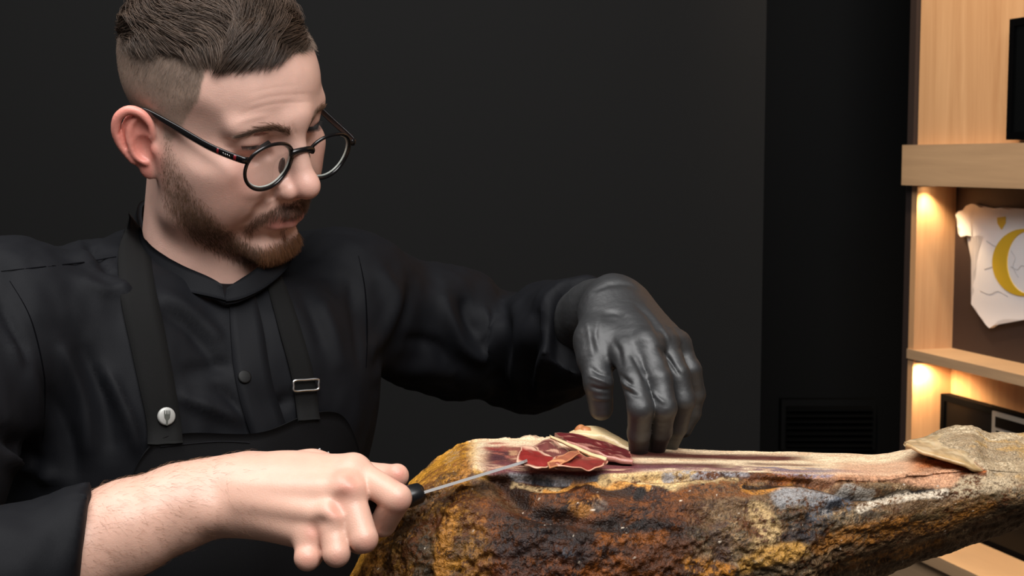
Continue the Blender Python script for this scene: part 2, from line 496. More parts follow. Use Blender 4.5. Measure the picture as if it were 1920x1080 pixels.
ua, za, zb = screen('niche_screen', 1764, 738, 990, DW - .002, .02, 1.0, 'black screen in the lower niche, under the shelf board')
M_tag = mat('grey_plate', lin(150, 146, 140), rough=.4, metal=.3)
tg = empty('price_label', label='small grey printed label fixed on the black niche screen', category='label')
wt = DW - .022
q0 = Spix(1864, 770, wt); q1 = Spix(1960, 770, wt)
zt, zl = q0[1], Spix(1864, 824, wt)[1]
sbox('label_plate', q0[0], q1[0], wt - .004, wt - .0002, zl, zt, M_tag, tg)
hgt = zt - zl; wid = q1[0] - q0[0]
sbox('dark_window', q0[0] + wid * .08, q0[0] + wid * .92, wt - .0052, wt - .004, zl + hgt * .48, zt - hgt * .16, M_bezel, tg)
for k in range(8):
    sbox('print_mark', q0[0] + wid * (.10 + .1 * k), q0[0] + wid * (.16 + .1 * k), wt - .0052, wt - .004, zl + hgt * .10, zl + hgt * .36, M_white if k % 3 else M_bezel, tg)
HEAD_H = 1.25
# ------------------------------------------------------------------ the man: head
HM = np.array([[0.79232234, 0.59709028, 0.12533355], [0.38482136, -0.32968594, -0.86210191], [-0.47343197, 0.73129363, -0.49099063]])
HT = np.array([-0.25191933, -0.13962945, 1.21262163])
def H(p):                      # head-local millimetres (x to the face, y to his left, z up) -> world
    c = (np.asarray(p, float) * 0.001) @ HM.T + HT
    return CAM + c @ CAMM.T
def Hinv(w):
    c = (np.asarray(w, float) - CAM) @ CAMM
    return ((c - HT) @ HM) * 1000.0
def Hdir(d):
    return np.asarray(d, float) @ HM.T @ CAMM.T

def sculpt_head(h):
    g = Field((-125, -102, -175), (132, 102, 142), h)
    # skull
    g.ell((-5, 0, 50), (84, 73, 71))
    g.ell((30, 0, 48), (62, 63, 58), 20)
    g.ell((20, 0, 0), (62, 64, 62), 20)
    # face block, jaw, chin
    g.ell((58, 0, -30), (33, 36, 40), 22)
    for s in (-1, 1):
        g.cone((6, s * 58, -8), (14, s * 50, -58), 13, 13, 20)
        g.cone((14, s * 48, -60), (72, s * 14, -84), 14, 12, 18)
        g.ell((48, s * 49, -5), (26, 16, 15), 18)          # cheekbone
        g.ell((42, s * 44, -34), (32, 22, 34), 24)         # cheek
        g.ell((64, s * 28, -28), (22, 17, 20), 16)         # front of the cheek
    g.ell((69, 0, -48), (22, 28, 24), 14)                  # mouth mound
    g.ell((72, 0, -85), (13, 19, 13), 12)                  # chin
    # brow
    for s in (-1, 1):
        g.cone((85, s * 9, 34), (70, s * 44, 35), 8.5, 8, 12)
        g.ell((96, s * 31, 18), (16, 19, 12.5), 11, 'sub')   # orbit
    g.ell((88, 0, 38), (9, 13, 10), 12)
    # nose
    for s in (-1, 1):
        g.cone((80, s * 8, 20), (88, s * 11, -18), 7, 8, 10)
    g.cone((89, 0, 28), (105, 0, -12), 7.2, 8.6, 9)
    g.ell((106.5, 0, -17), (12.5, 11.5, 11), 7)
    for s in (-1, 1):
        g.ell((96, s * 12.5, -21), (11, 7.5, 8.5), 4)
        g.ell((101, s * 6.5, -29.5), (7, 3.6, 5), 2, 'sub')
        g.chain([(100, s * 19.5, -15), (94, s * 21.5, -20), (89, s * 20, -28)], [0.8, 1.2, 1.0], 3, 'sub')   # wing crease
    g.cone((103, 0, -25), (93, 0, -33), 3.4, 4, 5)         # columella
    for s in (-1, 1):                                      # nasolabial crease
        g.chain([(92, s * 25, -22), (87, s * 31, -36), (80, s * 36, -52)], [1.0, 1.2, 0.8], 9, 'sub')
    # lips
    g.chain([(78, -25, -51.5), (88, -13, -47), (93.5, -4, -44.5), (92.5, 0, -46), (93.5, 4, -44.5), (88, 13, -47), (78, 25, -51.5)], [2.2, 3.4, 4, 4, 4, 3.4, 2.2], 6)
    g.chain([(78, -24, -53.5), (87, -12, -56), (90.5, 0, -57.5), (87, 12, -56), (78, 24, -53.5)], [2.2, 4.3, 5.0, 4.3, 2.2], 6)
    g.chain([(75, -29, -53), (87.5, -15, -52), (97, 0, -51), (87.5, 15, -52), (75, 29, -53)], [1.0, 1.1, 1.0, 1.1, 1.0], 2.5, 'sub')
    g.chain([(90, -12, -69), (93, 0, -70), (90, 12, -69)], [4, 5, 4], 8, 'sub')    # mentolabial fold
    # eyelids
    for s in (-1, 1):
        g.ell((69, s * 32, 22), (13.4, 14.5, 12.0), 5)
        g.chain([(82, s * 20, 28.5), (82, s * 32, 31), (74, s * 44, 28)], [1.0, 1.2, 1.0], 3, 'sub')      # lid crease
        g.chain([(83, s * 19.5, 19.5), (85, s * 30, 17.5), (76.5, s * 44, 18.5)], [0.8, 2.2, 1.0], 1.0, 'sub')  # open slit, looking down
        g.chain([(83, s * 21, 9), (80, s * 33, 5), (72, s * 45, 9)], [1.0, 1.2, 1.0], 6, 'sub')         # pouch fold
    # temple hollow
    for s in (-1, 1):
        g.ell((58, s * 78, 28), (22, 16, 24), 14, 'sub')
    # ear
    for s in (-1, 1):
        eu = np.array([-0.16, 0.10 * s, 0.98]); eu /= np.linalg.norm(eu)
        eb = np.array([-0.80, 0.60 * s, -0.1]); eb -= eu * (eb @ eu); eb /= np.linalg.norm(eb)
        en = np.cross(eb, eu); en = en if en[1] * s > 0 else -en
        base = np.array([3.0, s * 69.0, 1.0])
        def E(b, u, n=0.0): return base + eb * b + eu * u + en * n
        R = np.stack([eb, eu, en], 1)
        g.ell(E(13, 4, -1), (15, 25, 3.2), 3, 'add', R)
        g.ell(E(9, -21, 0), (8, 9, 3.6), 3, 'add', R)
        g.chain(resample([E(5, 3, 2), E(0, 12, 3), E(1, 22, 3), E(7, 30, 3), E(16, 32.5, 3), E(25, 27, 3.5), E(29, 15, 3.5), E(27, 1, 3), E(20, -13, 2)], 4), np.interp(np.linspace(0, 8, 33), range(9), [2, 2.6, 3, 3.2, 3.3, 3.4, 3.3, 2.8, 2.2]), 2.0)
        g.chain(resample([E(11, 25, 1), E(18, 16, 2), E(20, 5, 2.6), E(17, -7, 2.6), E(10, -14, 2.4)], 4), np.interp(np.linspace(0, 4, 17), range(5), [1.8, 2.6, 3.0, 2.8, 2.4]), 2.5)
        g.ell(E(9, 0, 4), (7.5, 11, 5.5), 2, 'sub', R)
        g.ell(E(8, 16, 4), (6, 7, 3), 2, 'sub', R)
        g.chain([E(20, 24, 4), E(24.5, 14, 4), E(23, 2, 4)], [1.6, 1.8, 1.2], 2, 'sub')
        g.ell(E(0, -3, 3), (3.6, 5.5, 3.6), 3, 'add', R)
        g.cone(E(0, 10, -4), E(2, -18, -5), 6, 5, 5)
    # neck
    nb = Hinv(P(372, 570, 1.275))
    g.cone((-10, 0, -30), nb, 49, 54, 20)
    g.cone((18, 0, -75), nb + np.array([38, 0, 6]), 22, 24, 26)
    return g.mesh()

hv, hq = largest(*sculpt_head(HEAD_H))
hv = relax(hv, hq, 1, 0.4)

def skin_tint(v):
    ay = np.abs(v[:, 1]); va = np.stack([v[:, 0], ay, v[:, 2]], 1)
    c = np.tile(np.array(lin(216, 174, 158)), (len(v), 1))
    n = fbm(v / 9.0, 3, 5) - 0.5
    c *= (1 + 0.16 * n)[:, None]
    red = np.array(lin(205, 120, 105))
    c = mixc(c, red, 0.40 * gauss(va, (104, 0, -18), (16, 16, 13)))
    c = mixc(c, red, 0.35 * gauss(va, (66, 42, -14), (24, 18, 18)))
    ear = smoothstep(68, 76, ay) * smoothstep(24, 12, v[:, 0]) * smoothstep(42, 36, v[:, 2]) * smoothstep(-45, -38, v[:, 2])
    c = mixc(c, lin(216, 126, 112), 0.75 * ear)
    c = mixc(c, lin(190, 120, 110), 0.45 * gauss(va, (80, 34, 14), (12, 20, 9)))
    # lips
    lipz = -51.5 + 0 * v[:, 2]
    lw = np.exp(-((v[:, 2] - lipz) / 8.0) ** 4) * smoothstep(26, 18, ay) * smoothstep(78, 84, v[:, 0] + ay * 0.25)
    c = mixc(c, lin(190, 112, 104), 0.75 * lw)
    return c

def seg_dist(p, a, b):
    ab = b - a; t = np.clip(((p - a) @ ab) / (ab @ ab), 0, 1)
    return np.linalg.norm(p - (a + t[:, None] * ab), axis=1), t
def stroke_mask(v, strokes):
    """soft strokes drawn on the right cheek, mirrored to the left one"""
    vr = v.copy(); vr[:, 1] = -np.abs(vr[:, 1])
    q = project(H(vr))[:, :2]
    out = np.zeros(len(v))
    for pts in strokes:
        pts = np.array(pts, float)
        for i in range(len(pts) - 1):
            d, t = seg_dist(q, pts[i, :2], pts[i + 1, :2])
            w = pts[i, 2] + t * (pts[i + 1, 2] - pts[i, 2]); k = pts[i, 3] + t * (pts[i + 1, 3] - pts[i, 3])
            out = np.maximum(out, k * smoothstep(1.0, 0.25, d / w))
    return out
JAW = [[(308, 262, 14, .25), (322, 330, 30, .55), (342, 385, 40, .8), (382, 428, 40, .95), (424, 457, 32, 1), (462, 474, 26, 1), (500, 486, 24, .9)]]
GOAT = [[(502, 478, 24, .9), (524, 474, 26, 1), (541, 464, 24, 1), (550, 448, 18, .8)], [(536, 436, 11, .8), (540, 450, 18, .9)]]
MOUS = [[(574, 392, 20, 1), (552, 393, 20, 1), (530, 396, 18, 1), (502, 404, 14, .85), (478, 418, 12, .55), (462, 440, 11, .3)]]
def beard_mask(v):
    n = fbm(v / 5.0, 2, 9)
    jaw = stroke_mask(v, JAW) * (0.55 + 0.8 * n)
    front = smoothstep(20, 45, v[:, 0])
    must = np.maximum(stroke_mask(v, GOAT), stroke_mask(v, MOUS)) * front
    ear = smoothstep(64, 70, np.abs(v[:, 1])) * smoothstep(16, 8, v[:, 0])
    lips = np.exp(-((v[:, 2] + 55.5) / 5.2) ** 6) * smoothstep(25, 18, np.abs(v[:, 1])) * front
    return np.clip(jaw, 0, 1) * (1 - ear) * smoothstep(-4, 6, v[:, 0]), np.clip(must, 0, 1) * (1 - lips)

HAIRPOLY = np.array([(120, -60), (640, -60), (600, 86), (520, 112), (440, 136), (400, 132), (386, 130), (380, 155), (374, 186), (352, 222), (334, 250), (320, 270), (306, 258), (300, 232), (276, 212), (250, 208), (226, 222), (236, 330), (120, 330)], float)
def hair_edge(v):
    """signed distance (mm) inside the hair area, drawn on his right side and mirrored"""
    vr = v.copy(); vr[:, 1] = -np.abs(vr[:, 1])
    q = project(H(vr))[:, :2]
    d = np.full(len(v), 1e9); ins = np.zeros(len(v), bool); n = len(HAIRPOLY)
    for i in range(n):
        a, b = HAIRPOLY[i], HAIRPOLY[(i + 1) % n]
        d = np.minimum(d, seg_dist(q, a, b)[0])
        c = ((a[1] > q[:, 1]) != (b[1] > q[:, 1]))
        xi = (b[0] - a[0]) * (q[:, 1] - a[1]) / (b[1] - a[1] + 1e-9) + a[0]
        ins ^= c & (q[:, 0] < xi)
    return np.where(ins, d, -d) / 2.2
def top_edge(v):
    """>0 on the longer hair on top"""
    x, ay, z = v[:, 0], np.abs(v[:, 1]), v[:, 2]
    line = np.interp(x, [-120, -90, -60, 0, 30, 46, 56, 64, 72, 84], [46, 52, 68, 82, 86, 88, 88, 86, 88, 91])
    return z - line

def skin_lines(v):
    n_ = vnormals(v, hq); q_ = project(H(v))[:, :2]; out = np.zeros(len(v))
    for pts, w_, h_ in (([(452, 214), (490, 200), (535, 193), (585, 192)], 3.2, -.30), ([(462, 194), (505, 182), (550, 177), (588, 176)], 3.2, -.25), ([(470, 174), (515, 164), (560, 160)], 3.2, -.15), ([(440, 232), (470, 222), (500, 216)], 6, .5),
                        ([(446, 268), (432, 262), (420, 260)], 2.6, -.5), ([(446, 276), (432, 276), (422, 278)], 2.6, -.4), ([(452, 286), (466, 300), (490, 308)], 4, -.5), ([(548, 232), (552, 244), (556, 254)], 2.6, -.5),
                        ([(520, 372), (508, 384), (496, 400), (486, 418)], 5, -.7), ([(476, 404), (470, 424), (470, 442)], 5, -.4)):
        pts = resample(np.array(pts, float), 4); best = np.full(len(v), 1e9); tt = np.zeros(len(v))
        for i in range(len(pts) - 1):
            d_, t_ = seg_dist(q_, pts[i], pts[i + 1]); m_ = d_ < best; best[m_] = d_[m_]; tt[m_] = (i + t_[m_]) / (len(pts) - 1)
        out += h_ * np.exp(-(best / w_) ** 2) * np.sin(np.pi * np.clip(tt, .02, .98)) ** .5
    vis_ = smoothstep(.0, .3, (n_ * Hinv(CAM[None])).sum(1) / np.linalg.norm(Hinv(CAM[None])))
    return v + n_ * (out * vis_)[:, None]
hv = skin_lines(hv)
tint = skin_tint(hv)
jaw, must = beard_mask(hv)
beard_c = np.array(lin(100, 76, 58))
tint = mixc(tint, beard_c, 0.58 * jaw)
tint = mixc(tint, lin(88, 56, 38), 0.40 * must)
he = hair_edge(hv) + 2.5 * (fbm(hv / 4.0, 2, 3) - 0.5)
te = top_edge(hv)
notear = 1 - smoothstep(70, 75, np.abs(hv[:, 1])) * smoothstep(40, 34, hv[:, 2]) * smoothstep(24, 14, hv[:, 0])
fade = smoothstep(20, 80, hv[:, 2])
inhair = smoothstep(-1.5, 3.5, he) * notear
tint = mixc(tint, lin(158, 136, 120), 0.75 * inhair)
tint = mixc(tint, lin(138, 119, 105), 0.85 * inhair * fade)
tint = mixc(tint, lin(48, 40, 35), smoothstep(-8, 4, te) * 0.9 * inhair)
M_skin = mat('skin', rough=0.43, spec=0.5, tint=True, bump=0.12, bscale=900.0, sss=0.12)
person = empty('person', label='man in black shirt, apron and round glasses slicing the ham', category='person')
head_tint = tint
# ---- hair, brows, beard: real strands grown from the scalp
hbvh = BVHTree.FromPolygons([Vector(p) for p in hv], [tuple(q) for q in hq.tolist()])
hn = vnormals(hv, hq)
rng = np.random.default_rng(7)
_fa = np.linalg.norm(np.cross(hv[hq[:, 2]] - hv[hq[:, 0]], hv[hq[:, 3]] - hv[hq[:, 1]]), axis=1) * 0.5

def scatter(weight, n):
    """n random points on the head, chance by face weight; returns points and normals"""
    w = _fa * weight[hq].mean(1); w = w / w.sum()
    f = rng.choice(len(hq), n, p=w)
    a, b = rng.random((2, n, 1))
    q = hq[f]
    p = (hv[q[:, 0]] * (1 - a) + hv[q[:, 1]] * a) * (1 - b) + (hv[q[:, 3]] * (1 - a) + hv[q[:, 2]] * a) * b
    nn = hn[q].mean(1); nn /= np.linalg.norm(nn, axis=1)[:, None]
    return p, nn

def tang(d, n):
    d = d - n * (d * n).sum(1)[:, None]
    return d / (np.linalg.norm(d, axis=1)[:, None] + 1e-9)

def strands(name, paths, rad, cols, matl, parent, label=None):
    v, q = tubes(paths, rad, 3)
    m = paths.shape[1]
    return make_obj(name, H(v), q, matl, parent, color=np.repeat(cols, m * 3, 0), label=label, kind='stuff')

def hug(base, nrm, dirs, length, heights, steps, flow=None):
    """grow strands that follow the scalp at given heights above it"""
    n = len(base); paths = np.zeros((n, steps, 3)); p = base.copy(); nn = nrm.copy(); d = dirs
    paths[:, 0] = p - nn * 0.4
    for j in range(1, steps):
        if flow is not None: d = flow(p, nn, j / (steps - 1))
        p = p + tang(d, nn) * (length / (steps - 1))[:, None]
        for i in range(n):
            loc, no, _, _ = hbvh.find_nearest(Vector(p[i]))
            p[i] = loc
            if no.dot(Vector(nn[i])) > 0.3: nn[i] = no
        paths[:, j] = p + nn * heights[:, j][:, None]
    return paths

M_hair = mat('hair', rough=0.42, spec=0.45, tint=True)

# longer hair on top
te_v = top_edge(hv) + 5 * (fbm(hv / 7.0, 2, 21) - 0.5)
w_top = smoothstep(-2, 5, te_v) * smoothstep(-0.5, 1.5, hair_edge(hv))
N = 14000
p, nn = scatter(w_top, N)
tuft = fbm(p / np.array([10, 7, 10.0]), 2, 31)
swirl = (fbm(p / 16.0, 2, 41) - 0.5) * 2.4
def top_flow(p, nn, t):
    k = smoothstep(34, 70, p[:, 0])[:, None]
    base = (1 - k) * np.array([1.0, -0.35, 0.10]) + k * np.array([0.25, -1.0, -0.32])
    side = np.cross(nn, base)
    return base + side * (swirl * (1 - 0.5 * k[:, 0]))[:, None]
te_p = top_edge(p)
vol = np.interp(te_p, [-5, 5, 18, 35], [3.0, 7.0, 12.0, 14.5]) * (0.70 + 0.6 * tuft) * np.interp(p[:, 0], [-90, -40, 20, 60, 80], [0.75, 0.9, 1.0, 1.1, 0.95])
lay = rng.random(N) ** 0.7
s = np.linspace(0, 1, 7)
lift = np.array([0, 0.45, 0.8, 1.0, 1.05, 0.98, 0.86])
heights = vol[:, None] * lay[:, None] * lift[None] + 0.3
length = np.interp(te_p, [-5, 8, 25], [9, 20, 32]) * (0.8 + 0.4 * rng.random(N))
length *= np.where((p[:, 0] > 52) & (p[:, 1] > -38), 1.35, 1.0)
paths = hug(p, nn, None, length, heights, 7, top_flow)
paths += (rng.normal(0, 0.35, (N, 1, 3)) * s[None, :, None])
shade = np.clip(0.62 + 0.75 * (tuft - 0.3) + 0.22 * rng.normal(size=N), 0.3, 1.6)
cols = np.array(lin(84, 68, 57))[None] * shade[:, None]
taper = np.array([1, 1, 1, 0.95, 0.85, 0.65, 0.2])
strands('hair', paths, 0.22 * taper[None] * np.ones((N, 1)), cols, M_hair, person, 'dark brown hair, short at the sides and combed over on top')

# clipped sides, fading out towards the ear and temple
he_v = hair_edge(hv)
w_side = smoothstep(-0.5, 4, he_v) * (1 - smoothstep(2, 10, te_v)) * notear * (0.2 + 0.8 * smoothstep(20, 70, hv[:, 2]))
N = 13000
p, nn = scatter(w_side, N)
hp = smoothstep(25, 85, p[:, 2])
L = (0.8 + 5.5 * hp ** 2) * (0.7 + 0.6 * rng.random(N))
d = tang(np.tile(np.array([0.25, 0, -1.0]), (N, 1)) + rng.normal(0, 0.35, (N, 3)), nn) * 0.9 + nn * 0.45
paths = p[:, None] + d[:, None] * (L[:, None] * np.array([-0.1, 0.5, 1.0]))[:, :, None]
cols = np.array(lin(122, 104, 91))[None] * (0.7 + 0.6 * rng.random(N))[:, None]
strands('clipped_hair', paths, np.array([0.075, 0.07, 0.035])[None] * np.ones((N, 1)), cols, M_hair, person)

# beard
jawv, mustv = beard_mask(hv)
N = 12000
p, nn = scatter(jawv, N)
L = np.interp(p[:, 2], [-100, -75, -40, 0], [4.5, 4.2, 2.8, 1.6]) * (0.6 + 0.6 * rng.random(N))
d = tang(np.tile(np.array([0.35, 0, -1.0]), (N, 1)) + rng.normal(0, 0.3, (N, 3)), nn) + nn * 0.35
paths = p[:, None] + d[:, None] * (L[:, None] * np.array([-0.1, 0.5, 1.0]))[:, :, None]
c1 = np.array(lin(104, 78, 58))[None] * (0.55 + 0.8 * rng.random(N))[:, None]
N2 = 4600
p2, nn2 = scatter(mustv, N2)
L2 = np.where(p2[:, 2] < -74, 8.0, np.where(p2[:, 2] > -50, 5.5, 5.0)) * (0.6 + 0.6 * rng.random(N2))
d0 = np.stack([np.full(N2, 0.3), np.where(p2[:, 2] > -62, 0.5, 0.05) * np.sign(p2[:, 1]) * np.minimum(np.abs(p2[:, 1]) / 8, 1), np.full(N2, -1.0)], 1)
d2 = tang(d0 + rng.normal(0, 0.25, (N2, 3)), nn2) + nn2 * 0.4
paths2 = p2[:, None] + d2[:, None] * (L2[:, None] * np.array([-0.1, 0.5, 1.0]))[:, :, None]
c2 = np.where((p2[:, 2] < -62)[:, None], np.array(lin(124, 84, 56)), np.array(lin(104, 76, 60))) * (0.5 + 0.9 * rng.random(N2))[:, None]
strands('beard', np.concatenate([paths, paths2]), np.array([0.080, 0.070, 0.03])[None] * np.ones((N + N2, 1)), np.concatenate([c1, c2]), M_hair, person, 'short brown beard and moustache, ginger at the chin')

# brows and lashes
def brow(sgn):
    n = 420
    t = rng.random(n); u = rng.normal(0, 0.33, n)
    cx = np.interp(t, [0, 0.5, 1], [97, 90, 74]); cy = np.interp(t, [0, 0.5, 1], [11, 29, 48]); cz = np.interp(t, [0, 0.3, 0.65, 1], [30, 33.5, 35.5, 30]) + u * np.interp(t, [0, 0.6, 1], [8, 6, 2.5])
    base = np.stack([cx, sgn * cy, cz], 1)
    out = np.zeros((n, 3, 3))
    for i in range(n):
        loc, no, _, _ = hbvh.find_nearest(Vector(base[i])); loc = np.array(loc); no = np.array(no)
        d = np.array([-0.3 * t[i], sgn * (0.35 + 0.65 * t[i]), 0.45 - 0.7 * t[i]]) + rng.normal(0, 0.18, 3)
        d = d - no * (d @ no); d = d / np.linalg.norm(d) + no * 0.22
        l = 6.5 * (0.7 + 0.5 * rng.random())
        for j, s_ in enumerate((-0.05, 0.5, 1.0)): out[i, j] = loc + d * l * s_ - no * (0.8 * s_ * s_)
    return out
bp = np.concatenate([brow(-1), brow(1)])
strands('eyebrows', bp, np.array([0.11, 0.10, 0.04])[None] * np.ones((len(bp), 1)), np.array(lin(112, 84, 66))[None] * (0.6 + 0.7 * rng.random(len(bp)))[:, None], M_hair, person)
lash = []
for sgn in (-1, 1):
    for t in np.linspace(0, 1, 60):
        a = np.array([np.interp(t, [0, .5, 1], [81.5, 83, 75]), sgn * np.interp(t, [0, .5, 1], [20.5, 31, 44]), np.interp(t, [0, .5, 1], [20.7, 19.6, 20.2])])
        l = (5.5 + 2 * rng.random()) * (1 - .5 * max(0, t - .6))
        d = np.array([1.0, sgn * 0.6 * (t - 0.3), -0.45]); d /= np.linalg.norm(d)
        lash.append([a, a + d * l * 0.5 + [0, 0, -0.4], a + d * l + [0, 0, 0.3]])
lash = np.array(lash)
strands('eyelashes', lash, np.array([0.22, 0.17, 0.06])[None] * np.ones((len(lash), 1)), np.tile(np.array(lin(28, 22, 20)), (len(lash), 1)), M_hair, person)

# eyeballs
M_eye = mat('eyeball', rough=0.12, tint=True)
def uvsphere(c, r, nu=28, nv=18):
    v = [(c[0], c[1], c[2] + r)]
    for i in range(1, nv):
        for j in range(nu):
            a, b = math.pi * i / nv, 2 * math.pi * j / nu
            v.append((c[0] + r * math.sin(a) * math.cos(b), c[1] + r * math.sin(a) * math.sin(b), c[2] + r * math.cos(a)))
    v.append((c[0], c[1], c[2] - r)); f = []
    for j in range(nu): f.append((0, 1 + j, 1 + (j + 1) % nu))
    for i in range(nv - 2):
        for j in range(nu):
            a = 1 + i * nu + j; b = 1 + i * nu + (j + 1) % nu
            f.append((a, a + nu, b + nu, b))
    l = len(v) - 1
    for j in range(nu): f.append((l, l - nu + (j + 1) % nu, l - nu + j))
    return np.array(v), f
for sgn in (-1, 1):
    c = np.array([69.5, sgn * 32.0, 21.5]); v, f = uvsphere(c, 12.2, 48, 32)
    look = np.array([0.86, 0.0, -0.5]); look /= np.linalg.norm(look)
    a = np.degrees(np.arccos(np.clip(((v - c) / 12.2) @ look, -1, 1)))
    colr = np.where((a < 13)[:, None], np.array([0.006, 0.005, 0.005]), np.where((a < 29)[:, None], np.array(lin(78, 54, 36)), np.array(lin(215, 200, 192))))
    make_obj('eyeball', H(v), f, M_eye, person, color=colr)
# ---- eyeglasses, slid down the nose
M_frame = mat('glasses_frame', lin(14, 12, 13), rough=0.22, spec=0.5)
M_tort = mat('glasses_red', lin(110, 22, 28), rough=0.25)
M_silver = mat('silver', lin(200, 200, 200), rough=0.3, metal=1.0)
M_lens = bpy.data.materials.new('lens_glass'); M_lens.use_nodes = True
_nt = M_lens.node_tree; _nt.nodes.remove(_nt.nodes['Principled BSDF'])
_o = _nt.nodes['Material Output']; _tr = _nt.nodes.new('ShaderNodeBsdfTransparent'); _gl = _nt.nodes.new('ShaderNodeBsdfGlossy'); _mx = _nt.nodes.new('ShaderNodeMixShader'); _lw = _nt.nodes.new('ShaderNodeLayerWeight'); _fr = _nt.nodes.new('ShaderNodeMath'); _f2 = _nt.nodes.new('ShaderNodeMath')
_gl.inputs['Roughness'].default_value = 0.02; _lw.inputs['Blend'].default_value = 0.5; _f2.operation = 'POWER'; _f2.inputs[1].default_value = 4.0; _fr.operation = 'MULTIPLY_ADD'; _fr.inputs[1].default_value = 0.9; _fr.inputs[2].default_value = 0.05
_nt.links.new(_lw.outputs['Facing'], _f2.inputs[0]); _nt.links.new(_f2.outputs[0], _fr.inputs[0])
_tr.inputs['Color'].default_value = (0.96, 0.97, 0.97, 1)
_nt.links.new(_fr.outputs[0], _mx.inputs[0]); _nt.links.new(_tr.outputs[0], _mx.inputs[1]); _nt.links.new(_gl.outputs[0], _mx.inputs[2]); _nt.links.new(_mx.outputs[0], _o.inputs['Surface'])

M_edge = mat('lens_edge_glint', lin(205, 212, 205), rough=0.25, spec=0.6)  # pale ring at the lens edge, stands in for a crescent reflection
glasses = empty('eyeglasses'); glasses.parent = person
glasses['label'] = 'round black eyeglasses slid down his nose'
GN = np.array([97.0, -33.0, 6.5]); GF = np.array([101.5, 31.0, -1.0])
ge = GF - GN; ge /= np.linalg.norm(ge)
gu = np.array([0.15, 0, 1.0]); gu -= ge * (gu @ ge); gu /= np.linalg.norm(gu)
gn = np.cross(ge, gu)                                      # towards the face front
def lens_curve(c, side, n=64, grow=0.0):
    out = []
    for i in range(n):
        a = 2 * math.pi * i / n
        x = math.cos(a); y = math.sin(a)
        rx = 24.0 + grow; ry = 21.0 + grow
        px = rx * np.sign(x) * abs(x) ** 0.95; py = ry * np.sign(y) * abs(y) ** 0.95
        px *= 1.0 + 0.06 * y                               # panto: wider at the top
        w = -0.0032 * px * px                              # face curve of the lens
        out.append(c + ge * (side * px) + gu * py + gn * (w - 0.12 * side * 0) )
    return np.array(out)
wrap = 0.10
for c, side in ((GN, -1), (GF, 1)):
    ring = lens_curve(c, side)
    v, f = tube_path(ring, [1.5], 10, closed=True)
    make_obj('rim', H(v), f, M_frame, glasses)
    disc = [lens_curve(c, side, 64, g) for g in (-1.0, -6, -12, -18)]
    v = np.concatenate(disc + [c[None]]); f = []
    for k in range(3):
        for i in range(64):
            j = (i + 1) % 64
            f.append((k * 64 + i, k * 64 + j, (k + 1) * 64 + j, (k + 1) * 64 + i))
    for i in range(64): f.append((192 + i, 192 + (i + 1) % 64, 256))
    make_obj('lens', H(v), f, M_lens, glasses)
    v, f = tube_path(lens_curve(c, side, 64, -1.6) - gn * 1.6, [0.8], 8, closed=True)
    make_obj('lens_edge_glint', H(v), f, M_edge, glasses)
    # nose pad
    pc = c - ge * side * 18.5 - gu * 5 - gn * 5.5
    v, f = uvsphere((0, 0, 0), 1.0, 16, 10)
    v = pc + v[:, :1] * gn * 3.2 + v[:, 1:2] * ge * 2.0 + v[:, 2:] * gu * 7.5
    make_obj('nose_pad', H(v), f, M_frame, glasses)
# bridge
a = GN + ge * 22.5 + gu * 9.5; b = GF - ge * 22.5 + gu * 9.5
m = (a + b) / 2 + gu * 3.0 + gn * 2.0
v, f = tube_path([a - ge * 1.5 - gu * 3, a + gu * 0.5, m, b + gu * 0.5, b + ge * 1.5 - gu * 3], [1.8, 2.7, 2.3, 2.7, 1.8], 10, sub=6)
make_obj('bridge', H(v), f, M_frame, glasses)
# temples: hinge block, flat arm, curved tip behind the ear
def ribbon_bar(pts, hh, ww, up):
    pts = resample(np.array(pts, float), 8); n = len(pts)
    t = np.gradient(pts, axis=0); t /= np.linalg.norm(t, axis=1)[:, None]
    u = up - t * (t @ up)[:, None]; u /= np.linalg.norm(u, axis=1)[:, None]
    s = np.cross(t, u)
    hh = np.interp(np.linspace(0, 1, n), np.linspace(0, 1, len(hh)), hh)[:, None]
    ring = []
    for a in range(8):
        x, y = math.cos(a * math.pi / 4 + math.pi / 8), math.sin(a * math.pi / 4 + math.pi / 8)
        ring.append(pts + u * hh * np.sign(y) * min(1, abs(y) * 1.25) + s * ww * np.sign(x) * min(1, abs(x) * 1.25))
    v = np.stack(ring, 1).reshape(-1, 3); f = []
    for i in range(n - 1):
        for k in range(8):
            l = (k + 1) % 8; f.append((i * 8 + k, i * 8 + l, (i + 1) * 8 + l, (i + 1) * 8 + k))
    f.append(tuple(range(8))[::-1]); f.append(tuple(range((n - 1) * 8, n * 8)))
    return v, f
UPH = np.array([0.1, 0, 1.0])
